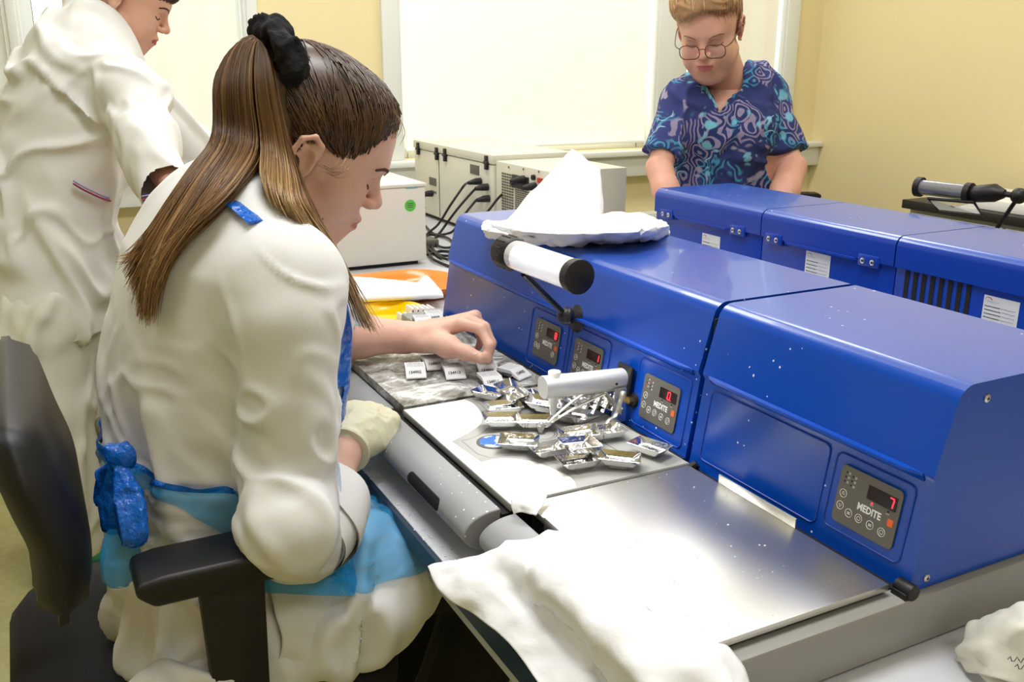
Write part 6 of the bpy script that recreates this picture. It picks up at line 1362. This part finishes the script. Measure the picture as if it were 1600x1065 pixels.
v_ = folds(v_, N, (0, .5, -.8), .026, 9, .3, 31, 1-am_); N = vnormals(v_, f_); v_ = folds(v_, N, (0, .9, .3), .024, 11, .3, 33, blob(v_, onx(60, 240, -2.45), .2)); N = vnormals(v_, f_); v_ = folds(v_, N, (0, .6, -.8), .018, 12, .25, 35, am_); N = vnormals(v_, f_)
for a, b_ in (((120, 175), (140, 125)), ((140, 125), (175, 90)), ((120, 175), (150, 215))): v_ = crease(v_, N, onx(*a, -2.4), onx(*b_, -2.4), .010, .006)
v_ = crease(v_, N, onx(115, 285, -2.42), onx(88, 395, -2.40), .004, .003); v_ = crease(v_, N, onx(88, 395, -2.40), onx(75, 500, -2.40), .005, .008)
tun = raw('tunic', v_, f_, M_coat2, lw, True); tn_ = tn
M_pipe = pm('magenta_piping', (.32, .02, .10), .6); M_pipe2 = pm('violet_piping', (.30, .28, .65), .6)
def on_surface(uv, d0, sd_, off=.002, n=30):
    out = []
    for u, v in uv:
        d = d0
        for _ in range(400):
            p = at(u, v, d)
            if sample(sd_, [p])[0] < .002: break
            d += .004
        out.append(at(u, v, d-.006))
    return out
pk = on_surface([(115, 287), (128, 295), (142, 302), (160, 310), (178, 315)], 2.0, tn); MB().tube(smoothpts(pk, 5), .0045, 8, flat=.5).build('pocket_piping', M_pipe, tun); MB().tube([p+V(0, 0, .007) for p in smoothpts(pk, 5)], .003, 8, flat=.5).build('pocket_piping', M_pipe2, tun)
pk = on_surface([(222, 312), (236, 309), (250, 304), (264, 299), (278, 293), (287, 289)], 1.8, tn); MB().tube(smoothpts(pk, 5), .0045, 8, flat=.5).build('sleeve_piping', M_pipe, tun); MB().tube([p+V(0, 0, .007) for p in smoothpts(pk, 5)], .003, 8, flat=.5).build('sleeve_piping', M_pipe2, tun)
# trousers
tq = Sdf((-3.0, -.32, .06), (-2.2, .35, .86), .009)
for s_, k0, k1 in ((1, onx(55, 640, -2.46), onx(100, 790, -2.48)), (-1, onx(105, 640, -2.66), onx(135, 760, -2.66))):
    hp = V(-2.56+s_*.085, pts[-2][1], .70); tq.ecap(hp, k0, (.10, .11), (.10, .115), (1, 0, 0), .03).ecap(k0, V(k1[0], k1[1], .10), (.10, .115), (.085, .095), (1, 0, 0), .03)
v_, f_ = tq.mesh(1); N = vnormals(v_, f_); v_ = folds(v_, N, (0, .15, 1), .024, 9, .3, 41); N = vnormals(v_, f_); v_ = folds(v_, N, (0, .8, .5), .012, 10, .3, 42); raw('trousers', v_, f_, M_coat3, lw, True)
for s_, (u, v) in ((1, (150, 858)), (-1, (165, 812))):
    c = onz(u, v, .03); q = Sdf(c-V(.07, .16, .035), c+V(.07, .14, .11), .005); q.ecap(c+V(0, .04, .005), c-V(0, .09, -.01), (.046, .038), (.036, .038), (1, 0, 0), .01); q.ell(c+V(0, .0, .04), (.045, .07, .03), None, .02); q.ell(c-V(0, .07, -.07), (.028, .035, .05), None, .01, '-'); v_, f_ = q.mesh(1); v_[:, 2] = np.maximum(v_[:, 2], .001); sh_ = raw('clog', v_, f_, M_mint, lw, True)
    hb_ = MB()
    for i in range(4):
        for j in range(5): p = c+V(-.024+.016*i, -.01+.016*j, .058); hb_.cyl(p, p+V(0, 0, .014), .0032, 8)
    hb_.build('clog_holes', M_void, sh_)
# short dark hair
M_darkh = hair_mat('dark_auburn_hair', [(0., (.020, .006, .004)), (.5, (.06, .018, .010)), (1., (.16, .06, .03))])
cen3 = np.array([-.012, 0, .050]); rad3 = np.array([.108, .084, .098]); h3 = Sdf(L_O-V(.17, .17, .12), L_O+V(.17, .17, .22), .0036)
h3.ell(L_O+(LF*cen3[0]+LU*cen3[2])*1.02, rad3*.98*1.02, [LF, LS, LU], 0).ell(LP(.045, .0, .085), (.065, .066, .05), [LF, LS, LU], .03); q = h3._blk(h3.lo, h3.lo+h3.n*h3.h); sl, X, Y, Z = q
r1_ = half(LP(.09, 0, .052), LU*.9-LF*.30); r2_ = half(LP(-.004, 0, .02), LU*.55-LF*.80); h3._mix(sl, np.maximum(r1_, r2_), .006, '-'); v_, f_ = h3.mesh(2); lh = raw('hair', v_, f_, pm('hair_under_dark', (.03, .01, .006), .6), lw, True)
L = []
for i in range(900):
    a = rs.uniform(0, 2*math.pi); d0 = unit(V(-.3+rs.normal(0, .1), rs.normal(0, .1), 1)); e_ = unit(V(math.cos(a), math.sin(a), rs.uniform(-.9, .35))); ts = np.linspace(rs.uniform(0, .6), 1, 14)
    P_ = np.array([L_O+(LF*v[0]+LS*v[1]+LU*v[2])*1.02 for v in [cen3+rad3*unit(d0*(1-q)+e_*q)*1.02 for q in ts]]); P_ = snap(P_, h3, .001+.003*rs.rand()); k = np.maximum((P_-LP(.09, 0, .042))@(LU*.9-LF*.30), (P_-LP(-.004, 0, .012))@(LU*.55-LF*.80)) > -.012*rs.rand()**2
    if k.sum() < 6: continue
    n_ = len(k)-int(np.argmax(k[::-1])); P_ = P_[:n_]; s0 = rs.uniform(.1, .8)
    if len(P_) >= 5: L.append((smooth_line(P_, 2), s0, s0))
strands('hair_strands', L, M_darkh, lh, .0015, 4, 9)
